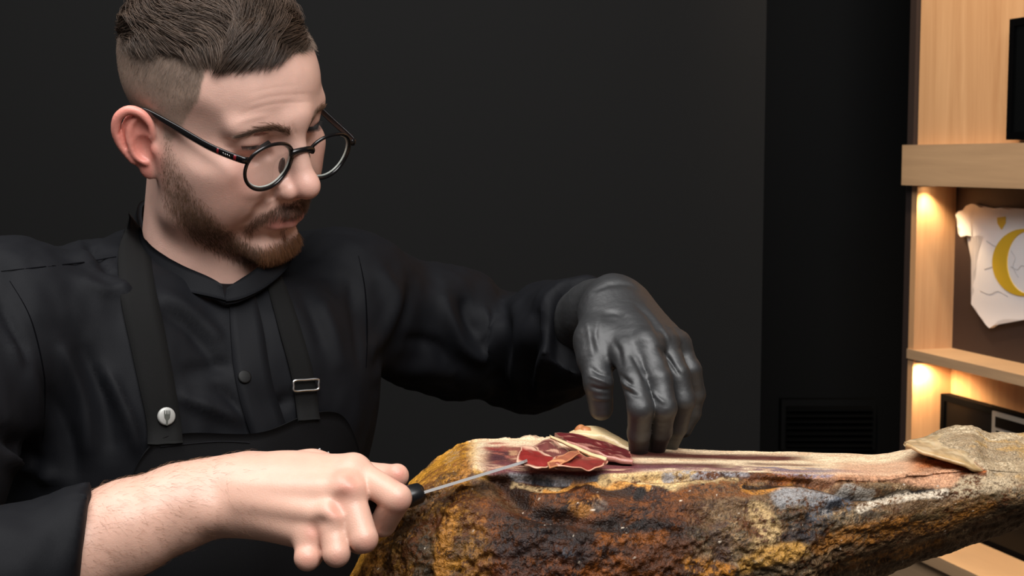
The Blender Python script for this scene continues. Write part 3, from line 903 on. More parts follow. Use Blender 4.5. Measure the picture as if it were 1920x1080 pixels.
for c, side in ((GN, -1), (GF, 1)):
    hinge = c + ge * side * 24.5 + gu * 9.0 - gn * 1.5
    ear_root = np.array([-8.0, side * 73.0, 29.5])
    out = hinge + ge * side * 5.0 - gn * 3.0
    k1 = out * 0.72 + ear_root * 0.28 + np.array([0, side * 2.5, -1.0]); k2 = out * 0.35 + ear_root * 0.65 + np.array([0, side * 2.0, 0.5])
    v, f = ribbon_bar([hinge, out, k1, k2, ear_root, ear_root + [-14, side * 1.0, -8], ear_root + [-20, side * 1.0, -24]], [2.6, 2.9, 3.0, 3.0, 1.9, 2.0, 2.0], 1.3, UPH)
    tm = make_obj('temple', H(v), f, M_frame, glasses)
    dr = (k1 - out); dr /= np.linalg.norm(dr)
    for q, (u0, u1) in enumerate(((3.0, 5.0), (19.5, 21.0))):
        e0 = out * 1.0 + dr * u0 + np.array([0, side * 0.6, 0]); e1 = out + dr * u1 + np.array([0, side * 0.9, 0])
        v, f = ribbon_bar([e0, (e0 + e1) / 2, e1], [2.5, 2.5, 2.5], 1.45, UPH)
        make_obj('red_inlay', H(v), f, M_tort, tm)
    # small silver maker's mark on the arm
    e0 = out + dr * 8 + np.array([0, side * 1.75, 0]); parts = []
    for q in range(4):
        cc = e0 + dr * (1.9 * q) + np.array([0, side * 0.06 * q, 0.25 * (q % 2)])
        parts.append(tube_path([cc - UPH * 0.9, cc + dr * 0.9 + UPH * 0.8], [0.35], 6))
    v, f = join(parts)
    make_obj('maker_mark', H(v), f, M_silver, tm)
# ------------------------------------------------------------------ the bare right arm and fist holding the knife
M_skin2 = mat('skin_hand', rough=0.50, spec=0.35, tint=True, bump=0.10, bscale=1100.0, sss=0.10)
def J(*a): return P(*a)
h = 0.0013
wr = J(405, 930, 0.995)
mcp = [J(662, 884, .985), J(652, 918, .966), J(622, 968, .960), J(582, 1006, .966)]
car = [J(452, 896, .997), J(450, 916, .988), J(448, 940, .985), J(446, 960, .992)]
allp = np.array([J(60, 900, .93), J(60, 1130, .93), J(790, 1100, .90), J(800, 820, 1.06)])
g = Field(allp.min(0) - 0.02, allp.max(0) + 0.02, h)
fa0, fa1 = J(60, 1072, .955), J(240, 990, .975)
g.cone(fa0, fa1, .0355, .0315)
g.cone(fa1, J(345, 948, .988), .0315, .0280, .01)
g.cone(J(335, 950, .988), wr, .0278, .0252, .01)
g.cone(wr, J(450, 928, .995), .0245, .0235, .010)
g.ell(J(398, 962, .974), (.009, .009, .009), .012)                 # ulna head
for i in range(4):
    g.cone(car[i], mcp[i], .0155, [.0125, .0112, .0104, .0098][i], .012)
    g.cone(car[i] + (CAM - car[i]) * .013, mcp[i] + (CAM - mcp[i]) * .0085, .0042, .0040, .008)      # tendon
g.ell(J(545, 930, 1.0), (.045, .022, .030), .012)
# thumb side and thumb
g.chain([J(470, 890, 1.01), J(585, 888, 1.025), J(672, 898, 1.03), J(712, 902, 1.022), J(744, 892, 1.012)], [.016, .016, .0125, .0108, .0088], .008)
# knuckles
for i, r in enumerate((.0098, .0108, .0104, .0094)):
    q = mcp[i] + (CAM - mcp[i]) / np.linalg.norm(CAM - mcp[i]) * .0048
    g.ell(q, (r, r, r), .006)
for a, b in ((0, 1), (1, 2), (2, 3)):                               # valleys between the knuckles
    m = (mcp[a] + mcp[b]) / 2; t = (CAM - m) / np.linalg.norm(CAM - m)
    g.ell(m + t * .0135 + (J(700, 960, .96) - m) * .05, (.0050, .0050, .0050), .007, 'sub')
FING = [
    ([mcp[0], J(744, 934, .962), J(718, 982, .982), J(694, 978, 1.004)], [.0108, .0102, .0092, .0082]),
    ([mcp[1], J(682, 1010, .950), J(674, 1014, .980), J(650, 1002, .995)], [.0108, .0097, .0090, .0080]),
    ([mcp[2], J(631, 1038, .948), J(630, 1036, .978), J(608, 1020, .992)], [.0106, .0092, .0086, .0078]),
    ([mcp[3], J(576, 1046, .954), J(582, 1044, .980), J(572, 1030, .995)], [.0104, .0088, .0082, .0072]),
]
hand_f = g.f.copy()
for pts, rad in FING:
    fg = Field(g.lo, g.lo + (np.array(g.f.shape) - 1) * h, h)
    fg.f = np.full(g.f.shape, 1e3, np.float32)
    for i in range(3): fg.cone(pts[i], pts[i + 1], rad[i], rad[i + 1], .0012)
    # blend to the palm only near the root, so that fingers stay apart
    ax = np.stack(np.meshgrid(*g.ax, indexing='ij'), -1) if False else None
    gx = [g.ax[0][:, None, None], g.ax[1][None, :, None], g.ax[2][None, None, :]]
    dd = np.sqrt(sum((gx[i] - pts[0][i]) ** 2 for i in range(3)))
    k = np.clip(1 - dd / .030, 0.03, 1) * .009
    k = k.astype(np.float32)
    t = np.maximum(k - np.abs(hand_f - fg.f), 0) / k
    hand_f = np.minimum(hand_f, fg.f) - t * t * k * .25
g.f = hand_f
hand_v, hand_q = largest(*g.mesh())
hand_v = relax(hand_v, hand_q, 2, 0.5)
pp = project(hand_v)
c = np.tile(np.array(lin(212, 168, 148)), (len(hand_v), 1))
c *= (1 + 0.14 * (fbm(hand_v * 110, 3, 5) - 0.5))[:, None]
for (x, y, r, k) in ((652, 910, 22, .5), (630, 958, 16, .5), (588, 1000, 18, .4), (748, 890, 16, .6), (755, 950, 22, .35), (690, 1025, 24, .35), (575, 1050, 22, .35), (632, 1050, 20, .3)):
    c = mixc(c, lin(205, 120, 104), k * np.exp(-(((pp[:, 0] - x) / r) ** 2 + ((pp[:, 1] - y) / r) ** 2)))
hand_tint = c
# inside the clothes: trunk and right upper arm, so that head, trunk, arm and hand are one body
g2 = Field((-.62, .82, .95), (-.05, 1.50, 1.52), .008)
g2.cone(P(372, 600, 1.285), P(350, 900, 1.25), .05, .075)
g2.cone(P(372, 600, 1.285), P(10, 640, 1.155), .04, .030, .03)
g2.cone(P(10, 640, 1.155), P(-200, 1170, .905), .030, .030, .03)
g2.cone(P(-200, 1170, .905), P(80, 1062, .955), .030, .028, .02)
bv, bq = largest(*g2.mesh())
body_v = np.concatenate([H(hv), hand_v, bv]); body_q = np.concatenate([hq, hand_q + len(hv), bq + len(hv) + len(hand_v)])
def bridge(a0, a1, b0, b1):
    """a small web of skin inside the clothes that joins two parts of the body surface"""
    A_, B_ = body_v[a0:a1], body_v[b0:b1]
    c_ = B_.mean(0); i = a0 + int(np.argmin(((A_ - c_) ** 2).sum(1))); d_ = ((B_ - body_v[i]) ** 2).sum(1); o_ = np.argsort(d_)[:2]
    nb_ = body_q[(body_q == i).any(1)][0]; j = int(nb_[(list(nb_).index(i) + 1) % 4])
    return [i, j, b0 + int(o_[1]), b0 + int(o_[0])]
n1, n2, n3 = len(hv), len(hv) + len(hand_v), len(body_v)
body_q = np.concatenate([body_q, np.array([bridge(0, n1, n2, n3), bridge(n1, n2, n2, n3)])])
body = make_obj('body', body_v, body_q, M_skin, person, color=np.concatenate([head_tint, hand_tint, np.tile(np.array(lin(216, 174, 158)), (len(bv), 1))]))
# fine dark hairs on the forearm
hb = vnormals(hand_v, hand_q)
fm = smoothstep(520, 300, pp[:, 0]) * smoothstep(110, 160, pp[:, 0])
w = fm[hand_q].mean(1); ar = np.linalg.norm(np.cross(hand_v[hand_q[:, 2]] - hand_v[hand_q[:, 0]], hand_v[hand_q[:, 3]] - hand_v[hand_q[:, 1]]), axis=1)
rg = np.random.default_rng(3); n = 1900
fi = rg.choice(len(hand_q), n, p=w * ar / (w * ar).sum())
b0 = hand_v[hand_q[fi]].mean(1) + rg.normal(0, .0004, (n, 3)); nn_ = hb[hand_q[fi]].mean(1)
axis = (wr - fa0) / np.linalg.norm(wr - fa0)
d = axis * .7 + np.array([0, 0, -.5]) + rg.normal(0, .22, (n, 3)); d -= nn_ * (d * nn_).sum(1)[:, None]; d /= np.linalg.norm(d, axis=1)[:, None]
d = d + nn_ * .28
L_ = .004 + .0045 * rg.random(n)
pth = b0[:, None] + d[:, None] * (L_[:, None] * np.array([-.05, .5, 1.0]))[:, :, None] - nn_[:, None] * (L_[:, None] * np.array([0, 0, .25]))[:, :, None]
v, q = tubes(pth, np.array([.00005, .00004, .00002])[None] * np.ones((n, 1)), 3)
make_obj('arm_hair', v, q, M_hair, person, color=np.tile(np.array(lin(140, 104, 78)), (len(v), 1)), kind='stuff')
# ------------------------------------------------------------------ shirt, sleeves, collar, apron, glove
M_shirt = mat('black_cotton', lin(13, 14, 18), rough=0.70, spec=0.16, bump=0.10, bscale=1400.0)
M_apron = mat('black_apron', lin(13, 13, 15), rough=0.75, spec=0.15, bump=0.2, bscale=1800.0)
M_strap = mat('strap_webbing', lin(21, 21, 21), rough=0.85, spec=0.12, bump=0.3, bscale=2200.0)
M_thread = mat('seam_thread', lin(6, 6, 8), rough=0.95, spec=0.03)
TF = np.array([.545, -.84, 0]); TL = np.array([.84, .545, 0]); UP = np.array([0, 0, 1.0])
SH_L, SH_R = P(648, 566, 1.34), P(-10, 612, 1.14)
EL_L, EL_R = P(985, 668, 1.49), P(-260, 1200, .89)
CU_L, CU_R = P(1098, 612, 1.285), P(160, 1022, .960)
NB = P(372, 545, 1.285)
g = Field((-.66, .80, .93), (.16, 1.64, 1.60), .0042)
TR = np.stack([TL, TF, UP], 1)
g.ell(P(352, 860, 1.25), (.162, .108, .165), 0, 'add', TR)
g.ell(P(330, 1200, 1.24), (.160, .116, .24), .05, 'add', TR)
g.cone(P(380, 610, 1.30), SH_L, .058, .058, .03)
g.cone(P(372, 610, 1.28), SH_R, .058, .058, .03)
g.cone(P(318, 500, 1.315), P(90, 580, 1.20), .040, .050, .03)
g.cone(P(410, 530, 1.36), P(600, 545, 1.37), .040, .053, .03)
g.ell(P(215, 720, 1.17), (.08, .05, .08), .05, 'add', TR)
g.ell(P(560, 710, 1.25), (.075, .05, .08), .05, 'add', TR)
ml = SH_L * .5 + EL_L * .5
g.chain([SH_L, ml, EL_L], [.062, .0585, .058], .03)
g.chain([EL_L, (EL_L + CU_L) / 2, CU_L], [.058, .054, .047], .02)
g.chain([SH_R, (SH_R + EL_R) / 2 + np.array([-.02, 0, 0]), EL_R], [.066, .062, .055], .04)
g.chain([EL_R, CU_R * .6 + EL_R * .4, CU_R, CU_R + (CU_R - EL_R) * .12], [.052, .0445, .0365, .0360], .02)
dcu = RIGHT + .10 * DOWN + .15 * FWD; dcu = dcu / np.linalg.norm(dcu)
# cut the cuffs open
def cut(c, d):
    gx = [g.ax[0][:, None, None], g.ax[1][None, :, None], g.ax[2][None, None, :]]
    s = sum((gx[i] - c[i]) * d[i] for i in range(3))
    r = np.sqrt(sum((gx[i] - c[i]) ** 2 for i in range(3)))
    g.f = np.where(r < .11, np.maximum(g.f, s), g.f).astype(np.float32)
cut(CU_R, dcu)
dcl = (CU_L - EL_L) / np.linalg.norm(CU_L - EL_L)
cut(CU_L, dcl)
# neck opening
nup = Hinv(NB); 
g.cone(P(372, 530, 1.28), P(366, 380, 1.25), .048, .052, .006, 'sub')
sv, sq = g.mesh()
sv = relax(sv, sq, 2, 0.5)
sn = vnormals(sv, sq)
# folds: soft ridges and grooves laid along lines of the cloth
def folds(v, n, strokes):
    q = project(v); vis = smoothstep(-0.05, 0.25, (n * ((CAM - v) / np.linalg.norm(CAM - v, axis=1)[:, None])).sum(1))
    out = np.zeros(len(v))
    for pts, w, hgt in strokes:
        pts = resample(np.array(pts, float), 4)
        best = np.full(len(v), 1e9); tt = np.zeros(len(v))
        for i in range(len(pts) - 1):
            d, t = seg_dist(q[:, :2], pts[i], pts[i + 1])
            m = d < best; best[m] = d[m]; tt[m] = (i + t[m]) / (len(pts) - 1)
        out += hgt * np.exp(-(best / w) ** 2) * np.sin(np.pi * np.clip(tt, 0.02, 0.98)) ** 0.5 * vis
    return out
ST = [
    # right-hand sleeve of the picture (his left arm)
    ([(715, 505), (740, 560), (720, 620), (700, 660)], 13, .006), ([(770, 530), (765, 580), (740, 640), (705, 690)], 12, -.005),
    ([(832, 548), (845, 600), (868, 650), (900, 668), (925, 640), (938, 595)], 13, .010), ([(870, 555), (880, 600), (895, 630)], 12, -.008),
    ([(905, 575), (912, 610), (900, 640)], 9, .006), ([(940, 570), (950, 620), (940, 680), (930, 740)], 12, -.007),
    ([(968, 570), (975, 640), (968, 700), (975, 755)], 11, .008), ([(1000, 575), (1000, 640), (990, 720)], 11, -.008),
    ([(1030, 560), (1028, 620), (1012, 700), (1005, 750)], 11, .007), ([(1058, 552), (1055, 620), (1045, 700)], 10, -.006),
    ([(720, 700), (790, 690), (860, 700)], 16, .006), ([(760, 640), (820, 650), (850, 700)], 14, -.006), ([(700, 730), (780, 735), (860, 750)], 12, -.004),
    # chest and shoulder
    ([(130, 430), (160, 480), (220, 520), (240, 560)], 13, .006), ([(160, 445), (190, 490), (235, 530)], 9, -.006),
    ([(150, 495), (200, 505), (240, 500)], 10, -.005), ([(150, 520), (190, 545), (235, 545)], 11, .005),
    ([(300, 555), (350, 580), (420, 640)], 14, .006), ([(300, 580), (360, 620), (415, 690)], 12, -.005),
    ([(330, 740), (380, 760), (460, 790)], 14, .006), ([(340, 700), (400, 690), (440, 680)], 16, -.005),
    ([(110, 640), (150, 740), (170, 860)], 16, .008), ([(150, 640), (190, 740), (215, 850)], 14, -.006), ([(195, 690), (235, 770), (262, 850)], 13, .008), ([(90, 720), (130, 820), (140, 900)], 14, -.006),
    ([(20, 640), (60, 720), (70, 820)], 14, .006), ([(0, 560), (40, 640), (50, 700)], 10, -.005), ([(0, 800), (50, 850), (70, 900)], 18, -.010), ([(0, 850), (60, 880), (110, 900)], 16, .010),
    ([(600, 560), (620, 620), (640, 700)], 16, .005), ([(560, 540), (590, 600), (600, 660)], 14, -.004), ([(655, 520), (668, 600), (672, 680)], 10, -.004),
    ([(480, 740), (520, 760), (545, 740)], 12, -.005), ([(400, 720), (440, 760), (480, 830)], 10, -.004),
]
dv = folds(sv, sn, ST)
ap = project(sv)
arm = smoothstep(690, 740, ap[:, 0])
dv += (fbm(sv * np.array([28, 28, 14]), 3, 77) - 0.5) * .010 + arm * (fbm(sv * np.array([34, 20, 18]), 2, 78) - .5) * .010
sv = sv + sn * dv[:, None]
shirt = make_obj('shirt', sv, sq, M_shirt, person, label='black long-sleeved shirt with rolled cuff')
sbvh = BVHTree.FromPolygons([Vector(p) for p in sv], [tuple(q) for q in sq.tolist()])

def onto(bvh, x, y, off, dflt=1.2):
    o = Vector(CAM); d = Vector(P(x, y, 1.0) - CAM).normalized()
    loc, no, _, _ = bvh.ray_cast(o, d)
    if loc is None: return None
    if no.dot(d) > 0: no = -no
    return np.array(loc) + np.array(no) * off

def drape(line, width, thick, bvh, cols=5, sub=8, lift=.0006, smooth=4):
    """a strip of cloth laid on the body along a line, with real thickness"""
    c = resample(np.array(line, float), sub)
    wd = np.interp(np.linspace(0, 1, len(c)), np.linspace(0, 1, len(np.atleast_1d(width))), np.atleast_1d(width))
    t = np.gradient(c, axis=0); t /= np.linalg.norm(t, axis=1)[:, None]
    nrm = np.stack([-t[:, 1], t[:, 0]], 1)
    rows = []
    for i in range(len(c)):
        r = []
        for k in range(cols):
            u = (k / (cols - 1) - .5) * wd[i]
            p = onto(bvh, *(c[i] + nrm[i] * u), lift)
            r.append(p)
        for k in range(cols):
            if r[k] is None: r[k] = next((x for x in r if x is not None), rows[-1][k] if rows else P(*c[i], 1.2))
        rows.append(r)
    A = np.array(rows)
    for _ in range(smooth):
        B = A.copy(); B[1:-1] = (A[:-2] + 2 * A[1:-1] + A[2:]) / 4; A = B
    return slab(A, thick)

def slab(A, thick):
    n, m, _ = A.shape
    du = np.gradient(A, axis=0); dw = np.gradient(A, axis=1)
    N = np.cross(du, dw); N /= np.linalg.norm(N, axis=2)[..., None] + 1e-12
    s = np.sign((N * (CAM - A)).sum(2).mean()); N *= s
    v = np.concatenate([(A + N * thick).reshape(-1, 3), (A - N * thick * .3).reshape(-1, 3)])
    f = []; o = n * m
    for i in range(n - 1):
        for k in range(m - 1):
            a, b, c, d = i * m + k, i * m + k + 1, (i + 1) * m + k + 1, (i + 1) * m + k
            f.append((a, b, c, d)); f.append((o + d, o + c, o + b, o + a))
    for i in range(n - 1):
        for k, fl in ((0, 0), (m - 1, 1)):
            a, d = i * m + k, (i + 1) * m + k
            f.append((a, d, o + d, o + a) if not fl else (d, a, o + a, o + d))
    for k in range(m - 1):
        for i, fl in ((0, 1), (n - 1, 0)):
            a, b = i * m + k, i * m + k + 1
            f.append((a, b, o + b, o + a)[::-1] if not fl else (b, a, o + a, o + b)[::-1])
    return v, f

# placket, seams, button
v, f = drape([(452, 545), (462, 620), (472, 700), (492, 780), (520, 850)], [46, 62, 66, 66, 66], .0022, sbvh)
make_obj('placket', v, f, M_shirt, shirt)
for line in ([(2, 509), (90, 500), (160, 492), (218, 482)], [(18, 527), (50, 580), (67, 629), (80, 690), (84, 735), (80, 824)], [(672, 480), (684, 540), (688, 620), (686, 690)]):
    v, f = drape(line, [0.6, 2.2, 2.2, 0.6], .0002, sbvh, cols=3, lift=.0003)
    make_obj('seam', v, f, M_thread, shirt)
def disc_on(x, y, r, t, name, m_, parent, off=.004, n=28):
    c = onto(sbvh, x, y, off); e = onto(sbvh, x + 18, y, off) - onto(sbvh, x - 18, y, off); u = onto(sbvh, x, y - 18, off) - onto(sbvh, x, y + 18, off)
    e /= np.linalg.norm(e); u -= e * (u @ e); u /= np.linalg.norm(u); w = np.cross(e, u)
    w = w if w @ (CAM - c) > 0 else -w
    prof = [(0, t), (r * .80, t), (r * .94, t * .8), (r, t * .3), (r, 0)]
    v = [c + w * t]; f = []
    for q, (rr, hh) in enumerate(prof[1:]):
        for k in range(n):
            a = 2 * math.pi * k / n; v.append(c + rr * (math.cos(a) * e + math.sin(a) * u) + w * hh)
    for k in range(n): f.append((0, 1 + k, 1 + (k + 1) % n))
    for q in range(3):
        for k in range(n): f.append((1 + q * n + k, 1 + (q + 1) * n + k, 1 + (q + 1) * n + (k + 1) % n, 1 + q * n + (k + 1) % n))
    make_obj(name, v, f, m_, parent)
    return c, e, u, w
M_blackbtn = mat('black_button', lin(12, 12, 12), rough=0.55, spec=.25)
disc_on(456, 708, .0056, .0012, 'shirt_button', M_blackbtn, shirt, .0032)

# stand-up collar
def band_between(T, B, thick, nv=6, sub=10):
    T = resample(np.array(T, float), sub); B = resample(np.array(B, float), sub)
    G = np.array([[P(*(T[i] * (1 - q) + B[i] * q)) for i in range(len(T))] for q in np.linspace(0, 1, nv)])
    return slab(G, thick)
v, f = band_between([(340, 372, 1.350), (276, 378, 1.305), (264, 398, 1.275), (270, 428, 1.245), (292, 466, 1.218), (345, 500, 1.198), (395, 524, 1.190), (414, 540, 1.188)],
                    [(340, 430, 1.360), (262, 428, 1.318), (248, 440, 1.285), (252, 474, 1.250), (284, 516, 1.212), (345, 546, 1.188), (398, 560, 1.180), (424, 568, 1.178)], .0032)
make_obj('collar', v, f, M_shirt, shirt)
v, f = band_between([(428, 545, 1.190), (446, 530, 1.194), (476, 508, 1.208), (512, 476, 1.240), (520, 430, 1.290), (470, 390, 1.345)],
                    [(420, 570, 1.180), (452, 564, 1.184), (498, 540, 1.204), (540, 500, 1.240), (550, 450, 1.295), (480, 430, 1.360)], .0032)
make_obj('collar', v, f, M_shirt, shirt)

# apron: bib, two straps, snap button, buckle
apron = empty('apron'); apron.parent = person; apron['label'] = 'black bib apron with neck straps'
top = resample(np.array([(246, 905), (258, 862), (284, 828), (330, 812), (400, 812), (470, 816), (520, 800), (570, 776), (622, 768), (650, 790), (668, 850)], float), 5)
bot = np.stack([np.linspace(236, 676, len(top)), np.full(len(top), 1200)], 1)
A = []
for s_ in np.linspace(0, 1, 26):
    row = []
    for i in range(len(top)):
        q = top[i] * (1 - s_) + bot[i] * s_
        p_ = onto(sbvh, q[0], q[1], .0035)
        row.append(p_ if p_ is not None else (row[-1] if row else P(q[0], q[1], 1.2)))
    A.append(row)
A = np.array(A)
for _ in range(8):
    B = A.copy(); B[1:-1, 1:-1] = (A[:-2, 1:-1] + A[2:, 1:-1] + A[1:-1, :-2] + A[1:-1, 2:]) / 4
    B[0, 1:-1] = (A[0, :-2] + 2 * A[0, 1:-1] + A[0, 2:]) / 4; A = B
A += ((CAM - A) / np.linalg.norm(CAM - A, axis=2)[..., None]) * .003
v, f = slab(A, .0018)
make_obj('bib', v, f, M_apron, apron)
abvh = BVHTree.FromPolygons([Vector(p) for p in np.concatenate([sv, v])], [tuple(q) for q in sq.tolist()] + [tuple(i + len(sv) for i in x) for x in f])
hem = [(300, 838), (400, 828), (468, 830)]
v, f = drape(hem, [1.8], .0003, abvh, cols=3); make_obj('hem_stitching', v, f, mat('stitch', lin(24, 24, 27), rough=.9, spec=.1), apron)
v, f = drape([(241, 398), (248, 470), (258, 560), (276, 640), (292, 720), (304, 780), (310, 835)], [44, 58, 66, 66, 64, 62, 62], .0026, abvh, sub=8, lift=.001, smooth=10)
strap1 = make_obj('strap', v, f, M_strap, apron)
v, f = drape([(506, 508), (524, 560), (545, 630), (562, 690), (571, 740), (577, 790)], [26, 34, 40, 40, 40, 40], .0026, abvh, sub=8, lift=.001, smooth=10)
strap2 = make_obj('strap', v, f, M_strap, apron)
M_snap = mat('brushed_snap', lin(172, 172, 168), rough=0.5, metal=0.3)
c0, e0, u0, w0 = disc_on(308, 780, .0072, .0024, 'snap_button', M_snap, strap1, .0055)
# dark fork emblem on the snap
def flat(poly, c, e, u, w, off, t):
    n = len(poly); v = [c + e * x + u * y + w * (off + t) for x, y in poly] + [c + e * x + u * y + w * off for x, y in poly]
    return v, [tuple(range(n)), tuple(range(n, 2 * n))[::-1]] + [(i, n + i, n + (i + 1) % n, (i + 1) % n) for i in range(n)]
k = .0072
fork = [(-.12, -.98), (.10, -.98), (.09, -.45), (.30, -.15), (.34, .30), (.30, .66), (.22, .66), (.22, .25), (.13, .25), (.12, .66), (.04, .66), (.03, .25), (-.05, .25), (-.06, .66), (-.14, .66), (-.15, .25), (-.24, .25), (-.25, .66), (-.33, .66), (-.36, .30), (-.31, -.15), (-.11, -.45)]
v, f = flat([(x * k, y * k) for x, y in fork], c0, e0, u0, w0, .0024, .0003)
make_obj('fork_emblem', v, f, mat('emblem_dark', lin(70, 72, 66), rough=.6), strap1, smooth=False)
# the top of a white print that shows above the wrist
M_print = mat('white_print', lin(200, 200, 200), rough=.6)
for ln in ([(590, 851), (594, 845), (599, 841)], [(597, 851), (601, 847)], [(612, 851), (615, 847)]):
    v, f = drape(ln, [3.2], .0004, abvh, cols=3, lift=.0012, smooth=0, sub=3); make_obj('white_print', v, f, M_print, apron)
# buckle: a small metal loop
b0, b1 = onto(abvh, 547, 722, .007), onto(abvh, 588, 720, .007)
du = (onto(abvh, 566, 712, .007) - onto(abvh, 566, 732, .007)); du = du / np.linalg.norm(du) * .0042
v, f = tube_path([b0 + du, (b0 + b1) / 2 + du * 1.05, b1 + du, b1 + (b1 - b0) * .03, b1 - du, (b0 + b1) / 2 - du * 1.05, b0 - du, b0 - (b1 - b0) * .03], [.0011], 8, closed=True, sub=4)
make_obj('buckle', v, f, M_silver, strap2)
# ------------------------------------------------------------------ gloved left hand
M_glove = mat('black_nitrile', lin(25, 26, 28), rough=0.56, spec=0.9, bump=0.12, bscale=260.0, detail=4.0)
pts = np.array([P(1060, 480, 1.08), P(1340, 880, 1.30), P(1060, 880, 1.08), P(1340, 480, 1.30)])
g = Field(pts.min(0) - .01, pts.max(0) + .01, .0013)
W = P(1150, 566, 1.218)
fw = P(1088, 604, 1.30)
g.cone(fw, P(1118, 586, 1.26), .030, .0275)
g.cone(P(1118, 586, 1.26), W, .0275, .0245, .01)
mc = [P(1176, 664, 1.138), P(1214, 648, 1.136), P(1246, 644, 1.150), P(1270, 646, 1.172)]
ca = [P(1134, 584, 1.205), P(1156, 572, 1.205), P(1176, 574, 1.212), P(1190, 584, 1.222)]
for i in range(4): g.cone(ca[i], mc[i], .0165, [.0125, .0125, .0118, .0108][i], .014)
for i in range(4):
    t = (CAM - mc[i]) / np.linalg.norm(CAM - mc[i]); g.ell(mc[i] + t * .003 + UP * .002, (.0082,) * 3, .006)
    t2 = (CAM - ca[i]) / np.linalg.norm(CAM - ca[i]); g.cone(ca[i] + t2 * .011 + UP * .004, mc[i] + t * .009 + UP * .003, .0028, .0028, .006)
g.chain([P(1130, 590, 1.20), P(1116, 640, 1.165), P(1114, 672, 1.15)], [.020, .0155, .0135], .012)      # thumb base
g.cone(P(1134, 640, 1.16), P(1165, 655, 1.15), .010, .011, .012)
FG = [
    ([P(1114, 668, 1.15), P(1122, 718, 1.136), P(1127, 766, 1.142)], [.0132, .0118, .0098]),
    ([mc[0], P(1190, 715, 1.112), P(1201, 766, 1.098), P(1198, 812, 1.112), P(1197, 843, 1.126)], [.0118, .0102, .0100, .0090, .0078]),
    ([mc[1], P(1236, 712, 1.112), P(1245, 764, 1.104), P(1239, 808, 1.122), P(1231, 838, 1.138)], [.0118, .0102, .0100, .0088, .0078]),
    ([mc[2], P(1270, 702, 1.132), P(1281, 750, 1.130), P(1269, 800, 1.148), P(1256, 834, 1.162)], [.0110, .0098, .0094, .0084, .0074]),
    ([mc[3], P(1295, 694, 1.164), P(1303, 738, 1.172), P(1296, 776, 1.178), P(1282, 806, 1.180)], [.0100, .0088, .0084, .0076, .0066]),
]
gf = g.f.copy()
gx = [g.ax[0][:, None, None], g.ax[1][None, :, None], g.ax[2][None, None, :]]
for pt, rad in FG:
    fg = Field(g.lo, g.lo + (np.array(g.f.shape) - 1) * g.h, g.h); fg.f = np.full(g.f.shape, 1e3, np.float32)
    for i in range(len(pt) - 1): fg.cone(pt[i], pt[i + 1], rad[i], rad[i + 1], .003)
    dd = np.sqrt(sum((gx[i] - pt[0][i]) ** 2 for i in range(3)))
    k = (np.clip(1 - dd / .03, 0.04, 1) * .010).astype(np.float32)
    t = np.maximum(k - np.abs(gf - fg.f), 0) / k
    gf = np.minimum(gf, fg.f) - t * t * k * .25
g.f = gf
gv, gq = g.mesh(); gv = relax(gv, gq, 2, .5); gn_ = vnormals(gv, gq)
# rubber wrinkles at the thumb web, the knuckle joints and over the back of the hand
WR = [([(1108, 690), (1124, 700), (1146, 706)], 4, -.0018), ([(1104, 705), (1122, 712), (1148, 722)], 3.5, .0014), ([(1106, 724), (1124, 730), (1146, 732)], 4, -.0018), ([(1110, 745), (1128, 748), (1146, 748)], 4, .0012),
      ([(1160, 700), (1172, 712), (1186, 722)], 4, -.0016), ([(1164, 712), (1176, 724), (1190, 730)], 3.5, .0013), ([(1170, 728), (1184, 738), (1198, 742)], 4, -.0014),
      ([(1186, 668), (1200, 690), (1212, 716)], 4, -.0022), ([(1236, 650), (1256, 676), (1276, 706)], 4, -.0024), ([(1225, 735), (1236, 748), (1246, 756)], 3.5, .0015),
      ([(1100, 600), (1108, 640), (1110, 670)], 6, .0012), ([(1120, 600), (1116, 630), (1124, 660)], 5, -.0014), ([(1190, 570), (1220, 600), (1240, 640)], 4, -.0010), ([(1206, 570), (1234, 604), (1256, 640)], 4, .0010), ([(1130, 590), (1150, 586), (1170, 594)], 5, -.0012),
      ([(1112, 546), (1140, 534), (1170, 532), (1196, 540)], 5, -.0016), ([(1150, 640), (1160, 660), (1164, 690)], 6, -.0016)]
gv = gv + gn_ * (folds(gv, gn_, WR) + (fbm(gv * 160, 3, 3) - .5) * .0005 + (fbm(gv * np.array([60, 60, 200.]), 2, 8) - .5) * .0005)[:, None]
glove = make_obj('glove', gv, gq, M_glove, person, label='black rubber glove on the hand resting on the ham')
# rolled edge of the glove cuff
dwr = (fw - P(1118, 586, 1.26)); dwr /= np.linalg.norm(dwr)
a1 = np.cross(dwr, UP); a1 /= np.linalg.norm(a1); a2 = np.cross(dwr, a1)
cc = P(1112, 590, 1.272)
v, f = tube_path([cc + .0292 * (math.cos(a) * a1 + math.sin(a) * a2) for a in np.linspace(0, 2 * math.pi, 48, endpoint=False)], [.0013], 8, closed=True)
make_obj('cuff_bead', v, f, M_glove, glove)
